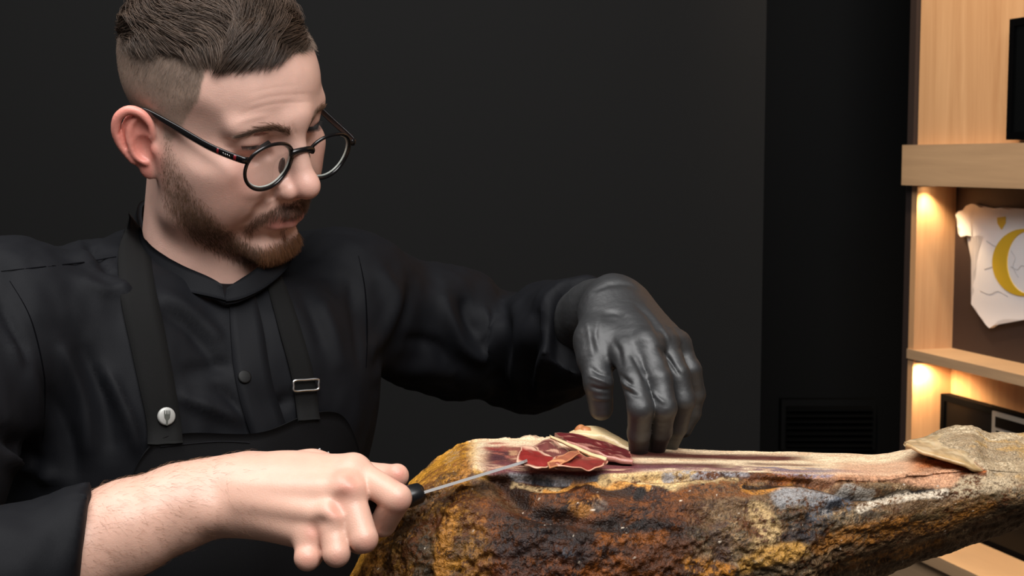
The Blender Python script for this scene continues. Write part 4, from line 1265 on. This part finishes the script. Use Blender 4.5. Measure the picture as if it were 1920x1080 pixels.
# ------------------------------------------------------------------ the cured ham
KX = [628, 650, 690, 760, 830, 880, 960, 1100, 1300, 1500, 1650, 1720, 1780, 1850, 1920, 2010, 2090, 2150, 2215, 2262]
def K(*a): return np.array(a, float)
kyb = K(1135, 1085, 1015, 908, 853, 827, 825, 827, 847, 849, 853, 838, 813, 808, 808, 812, 826, 838, 852, 872)
kyf = K(1150, 1105, 1040, 945, 893, 872, 884, 886, 880, 886, 890, 882, 876, 872, 878, 886, 900, 906, 908, 906)
kdb = K(1.075, 1.085, 1.10, 1.12, 1.14, 1.155, 1.16, 1.165, 1.16, 1.15, 1.14, 1.135, 1.13, 1.13, 1.13, 1.13, 1.128, 1.125, 1.12, 1.11)
kdf = K(1.055, 1.05, 1.045, 1.037, 1.032, 1.03, 1.03, 1.03, 1.035, 1.04, 1.052, 1.06, 1.068, 1.072, 1.072, 1.072, 1.074, 1.078, 1.082, 1.092)
kbt = K(1165, 1215, 1275, 1330, 1352, 1360, 1360, 1350, 1285, 1180, 1088, 1058, 1040, 1012, 990, 970, 962, 966, 960, 930)
kfm = K(1.05, 1.035, 1.018, 1.0, .992, .988, .982, .982, .99, 1.008, 1.034, 1.042, 1.048, 1.054, 1.056, 1.056, 1.058, 1.062, 1.070, 1.088)
kbk = K(1.085, 1.10, 1.13, 1.17, 1.19, 1.20, 1.205, 1.21, 1.20, 1.185, 1.165, 1.16, 1.155, 1.15, 1.15, 1.15, 1.148, 1.144, 1.136, 1.116)
NX, NT = 711, 320
xs = np.concatenate([np.linspace(628, 700, 50, endpoint=False), np.linspace(700, 1930, 640, endpoint=False), np.linspace(1930, 2262, 60)]); NX = len(xs)
sm = lambda k: np.convolve(np.pad(np.interp(xs, KX, k), 12, 'edge'), np.ones(25) / 25, 'valid')
yb, yf, db, df, bt, fm, bk = map(sm, (kyb, kyf, kdb, kdf, kbt, kfm, kbk))
hock = smoothstep(1690, 1790, xs); lend = smoothstep(900, 760, xs)
rows = np.zeros((NX, NT, 3)); ridx = np.zeros(NT)
for i in range(NX):
    x = xs[i]
    sag = (bt[i] - yf[i])
    crown = -6 * hock[i] - 3 * lend[i]
    ctrl = [(yf[i] + 2, df[i] - .002), (yf[i] - 4, df[i] + .006)]
    for t in (.33, .66): ctrl.append((yf[i] * (1 - t) + yb[i] * t + crown * 1.5 * (1 - abs(t - .5)), df[i] * (1 - t) + db[i] * t))
    ctrl += [(yb[i] + 1, db[i] - .006), (yb[i] + 6, db[i] + .004), (yb[i] + sag * .25, bk[i]), (yb[i] + sag * .6, bk[i] + .004), (bt[i] - sag * .12, (bk[i] * .7 + fm[i] * .3)), (bt[i], (bk[i] + fm[i]) / 2), (bt[i] - sag * .14, fm[i] * .72 + bk[i] * .28),
             (yf[i] + sag * .60, fm[i] + .004), (yf[i] + sag * .36, fm[i]), (yf[i] + sag * .18, fm[i] * .7 + df[i] * .3), (yf[i] + sag * .07, fm[i] * .25 + df[i] * .75 - .001), (yf[i] + 9, df[i] - .006)]
    c = resample(np.array(ctrl), 8, closed=True)
    # arc-length resampling with more points on the visible side
    cc = np.vstack([c, c[:1]]); seg = np.linalg.norm(np.diff(cc, axis=0) * np.array([1 / 2400., 1.0]), axis=1); wv = np.ones(len(seg)); n_ = len(seg)
    wv[int(n_ * .32):int(n_ * .66)] = .25
    s_ = np.concatenate([[0], np.cumsum(seg * wv)]); s_ /= s_[-1]
    tt = np.linspace(0, 1, NT, endpoint=False)
    yy = np.interp(tt, s_, cc[:, 0]); dd_ = np.interp(tt, s_, cc[:, 1])
    rows[i] = CAM + ((x - 960) / F * dd_)[:, None] * RIGHT + ((yy - 540) / F * dd_)[:, None] * DOWN + dd_[:, None] * FWD
hamv = rows.reshape(-1, 3)
idx = np.arange(NX * NT).reshape(NX, NT)
a = idx[:-1]; b = idx[1:]
hamq = np.stack([a, b, np.roll(b, -1, 1), np.roll(a, -1, 1)], -1).reshape(-1, 4)
capc = [rows[0].mean(0), rows[-1].mean(0)]
nrm = vnormals(hamv, hamq)
if ((nrm[idx[400]] * (rows[400] - rows[400].mean(0))).sum(1).mean()) < 0: hamq = hamq[:, ::-1]; nrm = -nrm
q0 = project(hamv); x0, y0 = q0[:, 0], q0[:, 1]
YB = np.repeat(yb, NT); YF = np.repeat(yf, NT); DF = np.repeat(df, NT)
up = smoothstep(.55, .85, nrm[:, 2])
topface = up * smoothstep(870, 905, x0) * smoothstep(1760, 1690, x0)                  # the sliced plane
crust = 1 - topface
# relief
lump = (fbm(hamv * np.array([16, 22, 26.]), 3, 11) - .5) * .020
mid = (fbm(hamv * np.array([60, 90, 95.]), 3, 12) - .5) * .010
fine = (fbm(hamv * np.array([190, 260, 260.]), 3, 13) - .5) * .0050 - .0016 * smoothstep(.60, .72, vnoise(hamv * 330, 15))
soft = 1 - .65 * smoothstep(1500, 1720, x0)
smrim = 1 - .75 * smoothstep(60, 10, y0 - YB) * smoothstep(930, 880, x0)
disp = crust * soft * smrim * (lump + mid + fine) + topface * ((fbm(hamv * np.array([40, 120, 120.]), 3, 14) - .5) * .0022)
HS = [([(1405, 912), (1450, 905), (1500, 903), (1545, 912), (1590, 928), (1650, 930), (1720, 920), (1760, 916)], 7, -.005),
      ([(1560, 915), (1620, 912), (1680, 915)], 8, .003), ([(900, 905), (960, 918), (1010, 935), (1080, 930), (1110, 908), (1160, 905), (1200, 918), (1300, 912), (1390, 908)], 8, .0045),
      ([(905, 880), (930, 900), (960, 925), (1000, 945)], 14, -.008), ([(940, 935), (1000, 965), (1060, 975), (1110, 985), (1180, 980)], 14, -.007),
      ([(1000, 945), (1050, 955), (1090, 948), (1120, 930)], 9, .004), ([(1420, 1000), (1500, 975), (1600, 950), (1690, 940)], 14, -.003), ([(1500, 1035), (1600, 1010), (1720, 990), (1850, 950)], 14, -.0025),
      ([(1300, 960), (1340, 1000), (1360, 1060)], 16, -.004), ([(780, 960), (830, 920), (870, 870), (890, 840)], 10, -.003), ([(880, 900), (860, 960), (840, 1020), (830, 1080)], 16, .005), ([(760, 1000), (730, 1040), (715, 1080)], 14, -.004)]
disp += folds(hamv, nrm, HS)
# the skin layer left on the shank ends in a raised cut edge
def side(p, a, b): return ((b[0] - a[0]) * (p[1] - a[1]) - (b[1] - a[1]) * (p[0] - a[0])) / math.hypot(b[0] - a[0], b[1] - a[1])
edge = -side((x0, y0), (1700, 836), (1850, 884)) 
skin = smoothstep(-1.5, 3, edge) * smoothstep(1696, 1704, x0) * smoothstep(1.10, 1.085, q0[:, 2] - .0) 
skin_z = np.where(x0 > 1850, 1.0, skin) * smoothstep(1690, 1704, x0)
rise = np.where((x0 > 1700) & (x0 < 1856), smoothstep(-1.5, 4, edge), 0) * smoothstep(1858, 1820, x0)
disp += rise * .0060 * (nrm[:, 2] > -.2)
hamv = hamv + nrm * disp[:, None]
# colours of the meat, fat, mould and rind
wx_ = x0 + 26 * (fbm(hamv * 45, 3, 51) - .5); wy_ = y0 + 26 * (fbm(hamv * 45, 3, 52) - .5)
N1 = fbm(hamv * np.array([38, 70, 70.]), 4, 61, .6); N2 = fbm(hamv * np.array([90, 150, 150.]), 4, 62, .6); N3 = fbm(hamv * 330, 3, 63, .6); N4 = fbm(hamv * np.array([25, 90, 90.]), 4, 64)
def zone(x_a, x_b, y_a, y_b, sx=40, sy=14): return smoothstep(x_a - sx, x_a + sx, wx_) * smoothstep(x_b + sx, x_b - sx, wx_) * smoothstep(y_a - sy, y_a + sy, wy_) * smoothstep(y_b + sy, y_b - sy, wy_)
N5 = fbm(hamv * 620, 2, 65, .6); N6 = vnoise(hamv * 1150, 66)
th = lambda n, a, w_=.05: smoothstep(a - w_, a + w_, n)
speck = np.clip((.45 * N3 + .3 * N5 + .25 * N6 - .5) * 2.0 + .5, 0, 1)
C = np.tile(np.array(lin(92, 50, 20)), (len(hamv), 1))
C = mixc(C, lin(40, 20, 11), .9 * th(.7 * N1 + .3 * speck, .50, .05))
C = mixc(C, lin(134, 74, 26), .85 * th(.6 * N2 + .4 * speck, .56, .04))
C = mixc(C, lin(22, 14, 11), .85 * th(.7 * (1 - N4) + .3 * speck, .565, .04))
C = mixc(C, lin(100, 50, 18), .6 * th(.7 * fbm(hamv * 60, 3, 71) + .3 * speck, .57, .03))
def paint(pts, w, col, k=1.0, n=None, a=.5, s=.06):
    """a patch of colour along a line of the crust, frayed by noise"""
    global C
    pts = np.array(pts, float); best = np.full(len(hamv), 1e9); q_ = np.stack([wx_, wy_], 1)
    box_ = (wx_ > pts[:, 0].min() - w * 1.6) & (wx_ < pts[:, 0].max() + w * 1.6) & (wy_ > pts[:, 1].min() - w * 1.6) & (wy_ < pts[:, 1].max() + w * 1.6)
    if not box_.any(): return
    bb = np.full(box_.sum(), 1e9)
    if len(pts) == 1: bb = np.linalg.norm(q_[box_] - pts[0], axis=1)
    for i in range(len(pts) - 1): bb = np.minimum(bb, seg_dist(q_[box_], pts[i], pts[i + 1])[0])
    m = np.zeros(len(hamv)); m[box_] = smoothstep(1.15, .55, bb / w)
    nn__ = (N2 if n is None else n) * .55 + speck * .45
    C = mixc(C, lin(*col), k * m * th(nn__, a, s))
OCH, GOLD, DK, RUST, GREY, CREAM, BLU, BRN = (168, 112, 44), (202, 142, 46), (26, 17, 12), (120, 66, 22), (150, 146, 146), (206, 172, 120), (104, 108, 120), (78, 44, 20)
gl = zone(560, 890, 780, 1200, 40, 10)
C = mixc(C, lin(120, 82, 32), gl * .55 * th(.5 * N1 + .5 * speck, .42, .08)); C = mixc(C, lin(172, 118, 40), gl * .8 * th(.5 * N1 + .5 * speck, .53, .05)); C = mixc(C, lin(52, 36, 20), gl * .85 * th(.5 * N2 + .5 * speck, .55, .04))
paint([(880, 832), (830, 868), (780, 905), (735, 960), (700, 1010), (660, 1085)], 17, GOLD, .9, N1, .30, .1)
paint([(872, 845), (830, 880), (790, 910)], 11, (110, 66, 34), .8, N2, .48); paint([(858, 850), (842, 862)], 8, (196, 160, 110), .5, N2, .50)
paint([(900, 832), (892, 860), (905, 880)], 15, (212, 158, 66), .95, N1, .34, .1); paint([(880, 862), (862, 890), (850, 905)], 12, OCH, .8, N1, .42)
paint([(868, 920), (850, 960), (838, 1010), (830, 1060), (835, 1100)], 17, OCH, .8, N1, .46); paint([(780, 960), (760, 1000), (745, 1050)], 14, (150, 108, 52), .7, N2, .48)
paint([(800, 930), (775, 975), (750, 1010)], 16, DK, .8, N1, .50); paint([(800, 1000), (800, 1040), (790, 1080)], 18, (56, 52, 44), .8, N1, .48); paint([(705, 1040), (680, 1080)], 16, OCH, .8, N2, .44)
paint([(905, 895), (930, 920), (960, 945)], 24, (98, 74, 50), .75, N1, .46); paint([(940, 885), (955, 905), (980, 930), (1010, 945), (1060, 950)], 17, (36, 20, 12), .95, N1, .34, .1); paint([(925, 880), (945, 893)], 12, (58, 32, 16), .9, N1, .3)
paint([(1000, 935), (1050, 945), (1100, 930)], 13, RUST, .8, N2, .46); paint([(1075, 950), (1100, 955), (1120, 935)], 11, (176, 116, 50), .9, N2, .44); paint([(1125, 945)], 16, (112, 96, 84), .9, N2, .42)
paint([(930, 985), (1000, 990), (1080, 1000), (1150, 985)], 22, (40, 28, 22), .9, N1, .42); paint([(950, 1030), (1040, 1020), (1090, 1035)], 26, (44, 34, 34), .85, N1, .42); paint([(1050, 1030), (1075, 1040)], 12, (84, 88, 96), .8, N2, .50)
paint([(900, 1000), (910, 1040), (905, 1080)], 20, (132, 88, 40), .7, N2, .50); paint([(1130, 1010), (1200, 1015), (1240, 1005)], 16, (150, 84, 26), .85, N2, .46); paint([(1200, 1040), (1300, 1045), (1340, 1070)], 22, (104, 54, 20), .85, N1, .46); paint([(1180, 960), (1260, 950), (1330, 970)], 20, (120, 66, 22), .8, N2, .48)
paint([(1150, 1060), (1100, 1075)], 18, (140, 76, 24), .8, N2, .5); paint([(1230, 975), (1180, 990)], 12, DK, .8, N1, .45)
# under the sliced face: pale mould with dark blotches, then an ochre lip
paint([(965, 886), (1010, 893), (1060, 893), (1110, 887), (1170, 884)], 12, (158, 156, 158), .95, N2, .36, .1); paint([(1000, 896), (1030, 900)], 8, (52, 54, 62), .9, N1, .45); paint([(1110, 890), (1140, 893)], 8, (60, 58, 62), .8, N1, .45)
paint([(960, 905), (1000, 916), (1040, 914)], 8, (196, 166, 120), .9, N2, .40); paint([(1015, 918), (1040, 922), (1060, 914), (1075, 900), (1100, 902), (1140, 908), (1190, 918), (1215, 922)], 6, (214, 148, 70), .95, N2, .34, .1)
paint([(1130, 896), (1200, 892), (1290, 892)], 13, (206, 172, 118), .9, N2, .36, .1); paint([(1250, 892), (1330, 892), (1400, 886)], 11, (136, 132, 134), .9, N2, .46); paint([(1200, 912), (1300, 912), (1380, 905)], 7, (214, 182, 128), .9, N2, .36)
paint([(1080, 912), (1130, 918), (1180, 930)], 9, (50, 28, 14), .9, N1, .36); paint([(1195, 934), (1207, 930)], 7, DK, .95, N1, .3)
# towards the shank
tn = zone(1320, 2400, 905, 1300, 50, 10)
C = mixc(C, lin(140, 112, 78), tn * .70 * th(.5 * N2 + .5 * speck, .40, .08)); C = mixc(C, lin(192, 164, 124), tn * .7 * th(.5 * N2 + .5 * speck, .56, .04)); C = mixc(C, lin(70, 44, 22), tn * .8 * th(.6 * N4 + .4 * speck, .53, .04)); C = mixc(C, lin(26, 22, 20), tn * .75 * th(.6 * (1 - N4) + .4 * speck, .575, .03))
paint([(1270, 930), (1330, 925), (1400, 920)], 18, (110, 62, 22), .8, N2, .46); paint([(1400, 915), (1450, 912), (1490, 906)], 9, (176, 116, 44), .85, N2, .42); paint([(1400, 912), (1450, 908), (1510, 904), (1550, 914), (1590, 926), (1650, 930), (1720, 918), (1750, 914)], 5, (24, 18, 14), .95, N1, .28, .1)
paint([(1470, 930), (1520, 930), (1560, 940)], 22, (138, 136, 136), .85, N2, .42); paint([(1530, 955), (1590, 945), (1580, 930)], 18, (84, 88, 96), .9, N1, .42); paint([(1545, 950), (1575, 945)], 10, (34, 34, 40), .9, N1, .42); paint([(1490, 985), (1540, 975), (1600, 965)], 11, (38, 34, 34), .85, N1, .45)
paint([(1580, 915), (1640, 922)], 10, (150, 142, 132), .85, N2, .42); paint([(1620, 950), (1700, 930), (1770, 925)], 12, (206, 190, 168), .8, N2, .48)
paint([(1420, 960), (1450, 1000), (1420, 1040)], 26, (176, 146, 100), .8, N2, .46); paint([(1350, 1000), (1360, 1060)], 22, (60, 40, 34), .8, N1, .46); paint([(1300, 1060), (1360, 1070)], 20, (176, 112, 30), .8, N2, .48)
paint([(1400, 1060), (1460, 1040), (1500, 1030)], 20, (172, 126, 56), .85, N1, .42); paint([(1540, 1020), (1640, 1000), (1760, 975), (1850, 945)], 22, (160, 102, 38), .8, N1, .44); paint([(1480, 1010), (1540, 1000)], 14, (34, 30, 34), .85, N1, .45)
paint([(1650, 1055), (1760, 1030), (1860, 1000), (1930, 970)], 20, (64, 40, 18), .9, N1, .36, .1); paint([(1560, 1075), (1660, 1045), (1760, 1015)], 12, (150, 96, 38), .8, N4, .46)
paint([(1720, 975), (1800, 955), (1880, 925)], 12, (84, 70, 46), .8, N4, .46); paint([(1800, 920), (1880, 900), (1930, 890)], 20, (178, 158, 128), .8, N2, .44)
# dry pinkish band above the dark crack
paint([(1540, 876), (1620, 880), (1700, 886), (1780, 896)], 20, (196, 146, 112), .9, N2, .30, .1); paint([(1430, 876), (1500, 880), (1560, 880)], 10, (124, 116, 132), .85, N1, .42); paint([(1605, 882), (1630, 880)], 7, (104, 96, 128), .9, N1, .36)
paint([(1700, 862), (1760, 868), (1840, 884)], 8, (160, 84, 34), .9, N1, .25, .1)  # orange-brown wedge: shadow below the cut rind edge, painted into the colour
# rind
rn = np.where(x0 > 1850, smoothstep(930, 880, wy_), smoothstep(-1, 3, edge)) * smoothstep(1696, 1706, x0)
C = mixc(C, lin(176, 154, 122), .92 * rn); C = mixc(C, lin(208, 188, 156), .8 * rn * th(.5 * N2 + .5 * speck, .52, .05)); C = mixc(C, lin(120, 96, 68), .75 * rn * th(.4 * N4 + .6 * speck, .55, .03)); C = mixc(C, lin(186, 140, 66), .5 * rn * th(N1, .55, .06))
C = mixc(C, lin(38, 30, 26), .9 * smoothstep(2176, 2190, wx_))          # hoof
# sliced face: fat with long dark-red streaks
tv = np.clip((y0 - YB) / np.maximum(YF - YB, 8), 0, 1.2) + .10 * (fbm(hamv * np.array([14, 60, 60.]), 3, 81) - .5)
fat = np.array(lin(234, 208, 172)); S = np.tile(fat, (len(hamv), 1))
S = mixc(S, lin(214, 170, 132), .5 * th(N2, .55, .06))
red = np.array(lin(74, 14, 18)); pur = np.array(lin(112, 70, 78))
def band(c_, w_): return np.exp(-((tv - c_) / w_) ** 4)
x1 = smoothstep(1130, 1190, x0); x2 = smoothstep(1530, 1500, x0); 
S = mixc(S, red, .96 * band(.28, .17) * x1 * smoothstep(1540, 1470, x0))
S = mixc(S, red, .92 * band(.78, .15) * x1 * smoothstep(1420, 1330, x0)); S = mixc(S, red, .7 * band(.60, .06) * smoothstep(1380, 1420, x0) * smoothstep(1560, 1500, x0))
S = mixc(S, pur, .8 * band(.92, .16) * x1 * smoothstep(1600, 1500, x0) * th(N1, .38, .1)); S = mixc(S, lin(120, 116, 134), .7 * band(.86, .12) * smoothstep(1400, 1450, x0) * smoothstep(1700, 1600, x0) * th(N1, .45, .06))
S = mixc(S, lin(206, 156, 124), .75 * smoothstep(.35, .6, tv) * smoothstep(1540, 1600, x0)); S = mixc(S, lin(192, 112, 56), .6 * smoothstep(1690, 1730, x0) * smoothstep(.1, .3, tv))
m_ = smoothstep(890, 930, x0) * smoothstep(1210, 1150, x0)
S = mixc(S, lin(120, 34, 34), .9 * m_ * smoothstep(.12, .26, tv)); S = mixc(S, lin(92, 50, 58), .7 * m_ * smoothstep(.6, .8, tv) * th(N1, .45, .08)); S = mixc(S, lin(224, 180, 150), .7 * m_ * th(N4, .60, .03))
pm = lambda cx, cy, rx, ry: np.exp(-(((wx_ * .7 + x0 * .3 - cx) / rx) ** 4 + ((wy_ * .5 + y0 * .5 - cy) / ry) ** 4)) * th(N2, .42, .08)
S = mixc(S, lin(150, 38, 36), .9 * pm(930, 838, 20, 8)); S = mixc(S, lin(66, 40, 46), .9 * pm(938, 857, 26, 12)); S = mixc(S, lin(196, 150, 112), .7 * pm(962, 850, 8, 12))
cutm = smoothstep(.45, .7, nrm[:, 2]) * smoothstep(872, 902, wx_) * smoothstep(1745, 1700, x0) * smoothstep(1.12, 1.0, tv) * (1 - rise)
C = C * (1 - cutm[:, None]) + S * cutm[:, None]
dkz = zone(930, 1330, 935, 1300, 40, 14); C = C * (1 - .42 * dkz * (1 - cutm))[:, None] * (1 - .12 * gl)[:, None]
C = mixc(C, lin(226, 208, 186), .8 * (1 - cutm) * smoothstep(.925, .95, vnoise(hamv * np.array([260, 420, 420.]), 91)) * th(N1, .46, .05))  # white specks on the crust, specular glints painted in as salt grains
C = C * np.where(cutm > .5, 1 + .3 * (speck - .5), 1 + 1.1 * (speck - .5))[:, None]
M_ham = mat('cured_ham', rough=0.46, spec=0.32, tint=True, bump=0.8, bscale=600.0, detail=7.0, noise=0.35, nscale=750)
n0 = len(hamv)
hv2 = np.concatenate([hamv, np.array(capc)]); fq = hamq.tolist()
ham = empty('cured_ham', label='whole cured ham leg with dark mottled crust, partly sliced on top', category='ham')
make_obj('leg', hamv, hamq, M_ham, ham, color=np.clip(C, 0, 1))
ring0 = rows[0]; ring1 = rows[-1]
for ring, col_ in ((hamv[idx[0]], (196, 142, 60)), (hamv[idx[-1]], (38, 30, 26))):
    c_ = ring.mean(0); v = np.vstack([ring, ring * .5 + c_ * .5, c_[None]]); n = len(ring)
    f = [(i, (i + 1) % n, n + (i + 1) % n, n + i) for i in range(n)] + [(n + i, n + (i + 1) % n, 2 * n) for i in range(n)]
    make_obj('cut_end', v, f, M_ham, ham, color=np.tile(np.array(lin(*col_)), (len(v), 1)))

def sheet(name, rim_a, rim_b, thick, colf, parent=None, wob=.0, seed=1, nu=60, nv=24, **kw):
    """a thin slice of meat between two edge lines given as (x, y, depth)"""
    A = resample(np.array(rim_a, float), 20); B = resample(np.array(rim_b, float), 20)
    ia = np.linspace(0, len(A) - 1, nu); ib = np.linspace(0, len(B) - 1, nu)
    A = np.stack([np.interp(ia, range(len(A)), A[:, k]) for k in range(3)], 1); B = np.stack([np.interp(ib, range(len(B)), B[:, k]) for k in range(3)], 1)
    G = np.array([[P(*(A[i] * (1 - v) + B[i] * v)) for v in np.linspace(0, 1, nv)] for i in range(nu)])
    n = fbm(G.reshape(-1, 3) * 90, 2, seed).reshape(nu, nv) - .5
    G[..., 2] += wob * n
    v, f = slab(G, thick)
    uu, vv = np.meshgrid(np.linspace(0, 1, nu), np.linspace(0, 1, nv), indexing='ij')
    col = colf(uu.ravel(), vv.ravel(), G.reshape(-1, 3)); col = np.concatenate([col, col])
    return make_obj(name, v, f, M_meat, parent, color=np.clip(col, 0, 1), **kw)
M_meat = mat('fresh_slice', rough=0.30, spec=0.5, tint=True, bump=0.15, bscale=600, sss=.08)
def meat(base, fatc, e0=.12, streak=.62, seed=5):
    def f(u, v, p):
        c = np.tile(np.array(lin(*base)), (len(u), 1)); n = fbm(p * 150, 3, seed); c *= (1 + .5 * (n - .5))[:, None]
        e = np.minimum.reduce([v, 1 - v, u * 1.5, (1 - u) * 1.5]) + .10 * (fbm(p * 120, 2, seed + 3) - .5)
        c = mixc(c, lin(*fatc), .9 * smoothstep(e0, e0 * .3, e))
        return mixc(c, lin(*fatc), .75 * smoothstep(streak, streak + .06, fbm(p * np.array([60, 140, 140.]), 3, seed + 7)))
    return f
SG = 'fresh slices on the ham'
sheet('ham_slice', [(978, 838, 1.06), (998, 840, 1.055), (1020, 850, 1.045), (1044, 861, 1.035)], [(968, 866, 1.018), (988, 873, 1.010), (1010, 878, 1.006), (1036, 871, 1.014)], .0007, meat((132, 40, 36), (214, 172, 146), .13, .64), wob=.007, seed=21,
      label='bright red ham slice drooping at the tip of the blade', category='ham slice', group=SG)
sheet('ham_slice', [(1000, 838, 1.075), (1032, 827, 1.085), (1052, 836, 1.075), (1072, 848, 1.06)], [(1016, 850, 1.048), (1034, 858, 1.042), (1046, 864, 1.036), (1060, 866, 1.034)], .0007, meat((110, 60, 56), (206, 160, 134), .08, .60, 9), wob=.007, seed=22,
      label='purplish ham slice above the red slice, left of the fat strip', category='ham slice', group=SG)
sheet('ham_slice', [(1040, 862, 1.036), (1076, 848, 1.05), (1104, 856, 1.045), (1140, 869, 1.035)], [(1028, 877, 1.012), (1060, 879, 1.008), (1096, 879, 1.010), (1132, 877, 1.016)], .0007, meat((126, 46, 40), (206, 150, 122), .07, .61, 13), wob=.007, seed=24,
      label='red ham slice in front of the fat strip, nearest the gloved hand', category='ham slice', group=SG)
sheet('ham_slice', [(1026, 868, 1.014), (1046, 858, 1.022), (1066, 850, 1.03), (1084, 844, 1.038)], [(1030, 878, 1.004), (1052, 871, 1.012), (1072, 861, 1.022), (1088, 850, 1.034)], .0009, meat((150, 88, 64), (214, 150, 104), .10, .56, 17), wob=.004, seed=25, nv=10,
      label='folded orange edge of a slice crossing the two red slices', category='ham slice', group=SG)
sheet('ham_slice', [(1040, 820, 1.12), (1084, 822, 1.12), (1130, 834, 1.115), (1178, 851, 1.11)], [(1060, 832, 1.09), (1100, 846, 1.075), (1140, 862, 1.06), (1186, 868, 1.055)], .003, meat((98, 34, 36), (176, 120, 104), .05, .62, 15), wob=.004, seed=23,
      label='dark red ham slice lying in front of the white fat ridge', category='ham slice', group=SG)
fatf = lambda u, v, p: np.tile(np.array(lin(222, 196, 150)), (len(u), 1)) * (1 + .2 * (fbm(p * 200, 2, 4) - .5))[:, None]
sheet('fat_strip', [(1030, 819, 1.080), (1062, 832, 1.064), (1100, 848, 1.05), (1138, 862, 1.038)], [(1032, 822, 1.076), (1063, 836, 1.060), (1100, 852, 1.046), (1136, 866, 1.034)], .0014, fatf, wob=.002, seed=31, nv=8, label='thin white strip of fat lying across the slices', category='fat strip')
sheet('fat_ridge', [(1072, 822, 1.155), (1098, 812, 1.155), (1130, 816, 1.155), (1160, 834, 1.15), (1184, 850, 1.145)], [(1076, 832, 1.145), (1100, 826, 1.14), (1132, 830, 1.14), (1160, 846, 1.135), (1184, 858, 1.13)], .006, fatf, ham, wob=.003, seed=32, nv=12)
rindf = lambda u, v, p: np.tile(np.array(lin(186, 122, 78)), (len(u), 1)) * (1 + .9 * (fbm(p * 220, 3, 6) - .5))[:, None]
sheet('rind_crumb', [(1076, 826, 1.155), (1080, 810, 1.153), (1090, 800, 1.152), (1102, 808, 1.152)], [(1082, 832, 1.145), (1088, 822, 1.143), (1098, 818, 1.142), (1110, 818, 1.142)], .0018, rindf, ham, wob=.010, seed=33, nu=24, nv=10)
flapf = lambda u, v, p: mixc(mixc(np.tile(np.array(lin(170, 146, 110)), (len(u), 1)) * (1 + 1.3 * (fbm(p * 300, 3, 8) - .5))[:, None], lin(208, 186, 150), .7 * smoothstep(.5, .6, fbm(p * 150, 3, 18))), lin(196, 156, 100), .5 * smoothstep(.86, .96, v))
sheet('rind_flap', [(1694, 832, 1.095), (1712, 828, 1.108), (1740, 821, 1.116), (1776, 814, 1.120), (1820, 816, 1.122), (1860, 830, 1.13)], [(1698, 837, 1.086), (1720, 846, 1.074), (1752, 857, 1.066), (1784, 867, 1.062), (1822, 879, 1.060), (1858, 892, 1.074)], .0020, flapf, ham, wob=.003, seed=34, nu=60)

# ------------------------------------------------------------------ knife
knife = empty('carving_knife', label='long thin carving knife with black handle held in the bare fist', category='knife')
k0, k1 = P(604, 980, .988), P(778, 927, 1.0); kd = (k1 - k0) / np.linalg.norm(k1 - k0)
view = (k1 - CAM) / np.linalg.norm(k1 - CAM)
kw = view - kd * (view @ kd); kw /= np.linalg.norm(kw)                   # blade width runs away from the viewer
kn = np.cross(kd, kw)
kn = kn if kn[2] > 0 else -kn
ang = math.radians(4); kwt = kw * math.cos(ang) + kn * math.sin(ang); knt = np.cross(kd, kwt)
def loft(sections, m_, name, parent):
    v = []; f = []
    n = len(sections[0])
    for s in sections: v += list(s)
    for i in range(len(sections) - 1):
        for k in range(n): f.append((i * n + k, i * n + (k + 1) % n, (i + 1) * n + (k + 1) % n, (i + 1) * n + k))
    f.append(tuple(range(n))[::-1]); f.append(tuple(range((len(sections) - 1) * n, len(sections) * n)))
    return make_obj(name, v, f, m_, parent)
M_hand = mat('knife_handle', lin(18, 18, 20), rough=.35)
M_steel = mat('blade_steel', lin(200, 196, 194), rough=.42, metal=.55)
Lh = np.linalg.norm(k1 - k0)
secs = []
for t, r1, r2 in ((-.10, .006, .010), (-.06, .0095, .014), (.1, .0085, .0125), (.45, .0090, .0130), (.8, .0082, .0118), (.95, .0080, .0115), (1.06, .0072, .0100), (1.10, .0045, .0070)):
    c_ = k0 + kd * Lh * t
    secs.append([c_ + r1 * math.sin(a) * knt + r2 * math.cos(a) * kwt for a in np.linspace(0, 2 * math.pi, 16, endpoint=False)])
loft(secs, M_hand, 'handle', knife)
for t in (.25, .55, .85):
    c_ = k0 + kd * Lh * t; v, f = tube_path([c_ - knt * .0093, c_ + knt * .0093], [.0022], 12); make_obj('rivet', v, f, M_steel, knife)
secs = []; Lb = .078
for t in np.linspace(0, 1, 24):
    c_ = k1 + kd * (Lh * .08 + Lb * t); w_ = .0075 * (1 - .15 * t) * (1 if t < .9 else math.sqrt(max(1 - ((t - .9) / .1) ** 2, .02)))
    secs.append([c_ - kwt * w_ + knt * .0010, c_ + kwt * w_, c_ - kwt * w_ - knt * .0010])
b = loft(secs, M_steel, 'blade', knife)
for p_ in b.data.polygons: p_.use_smooth = False
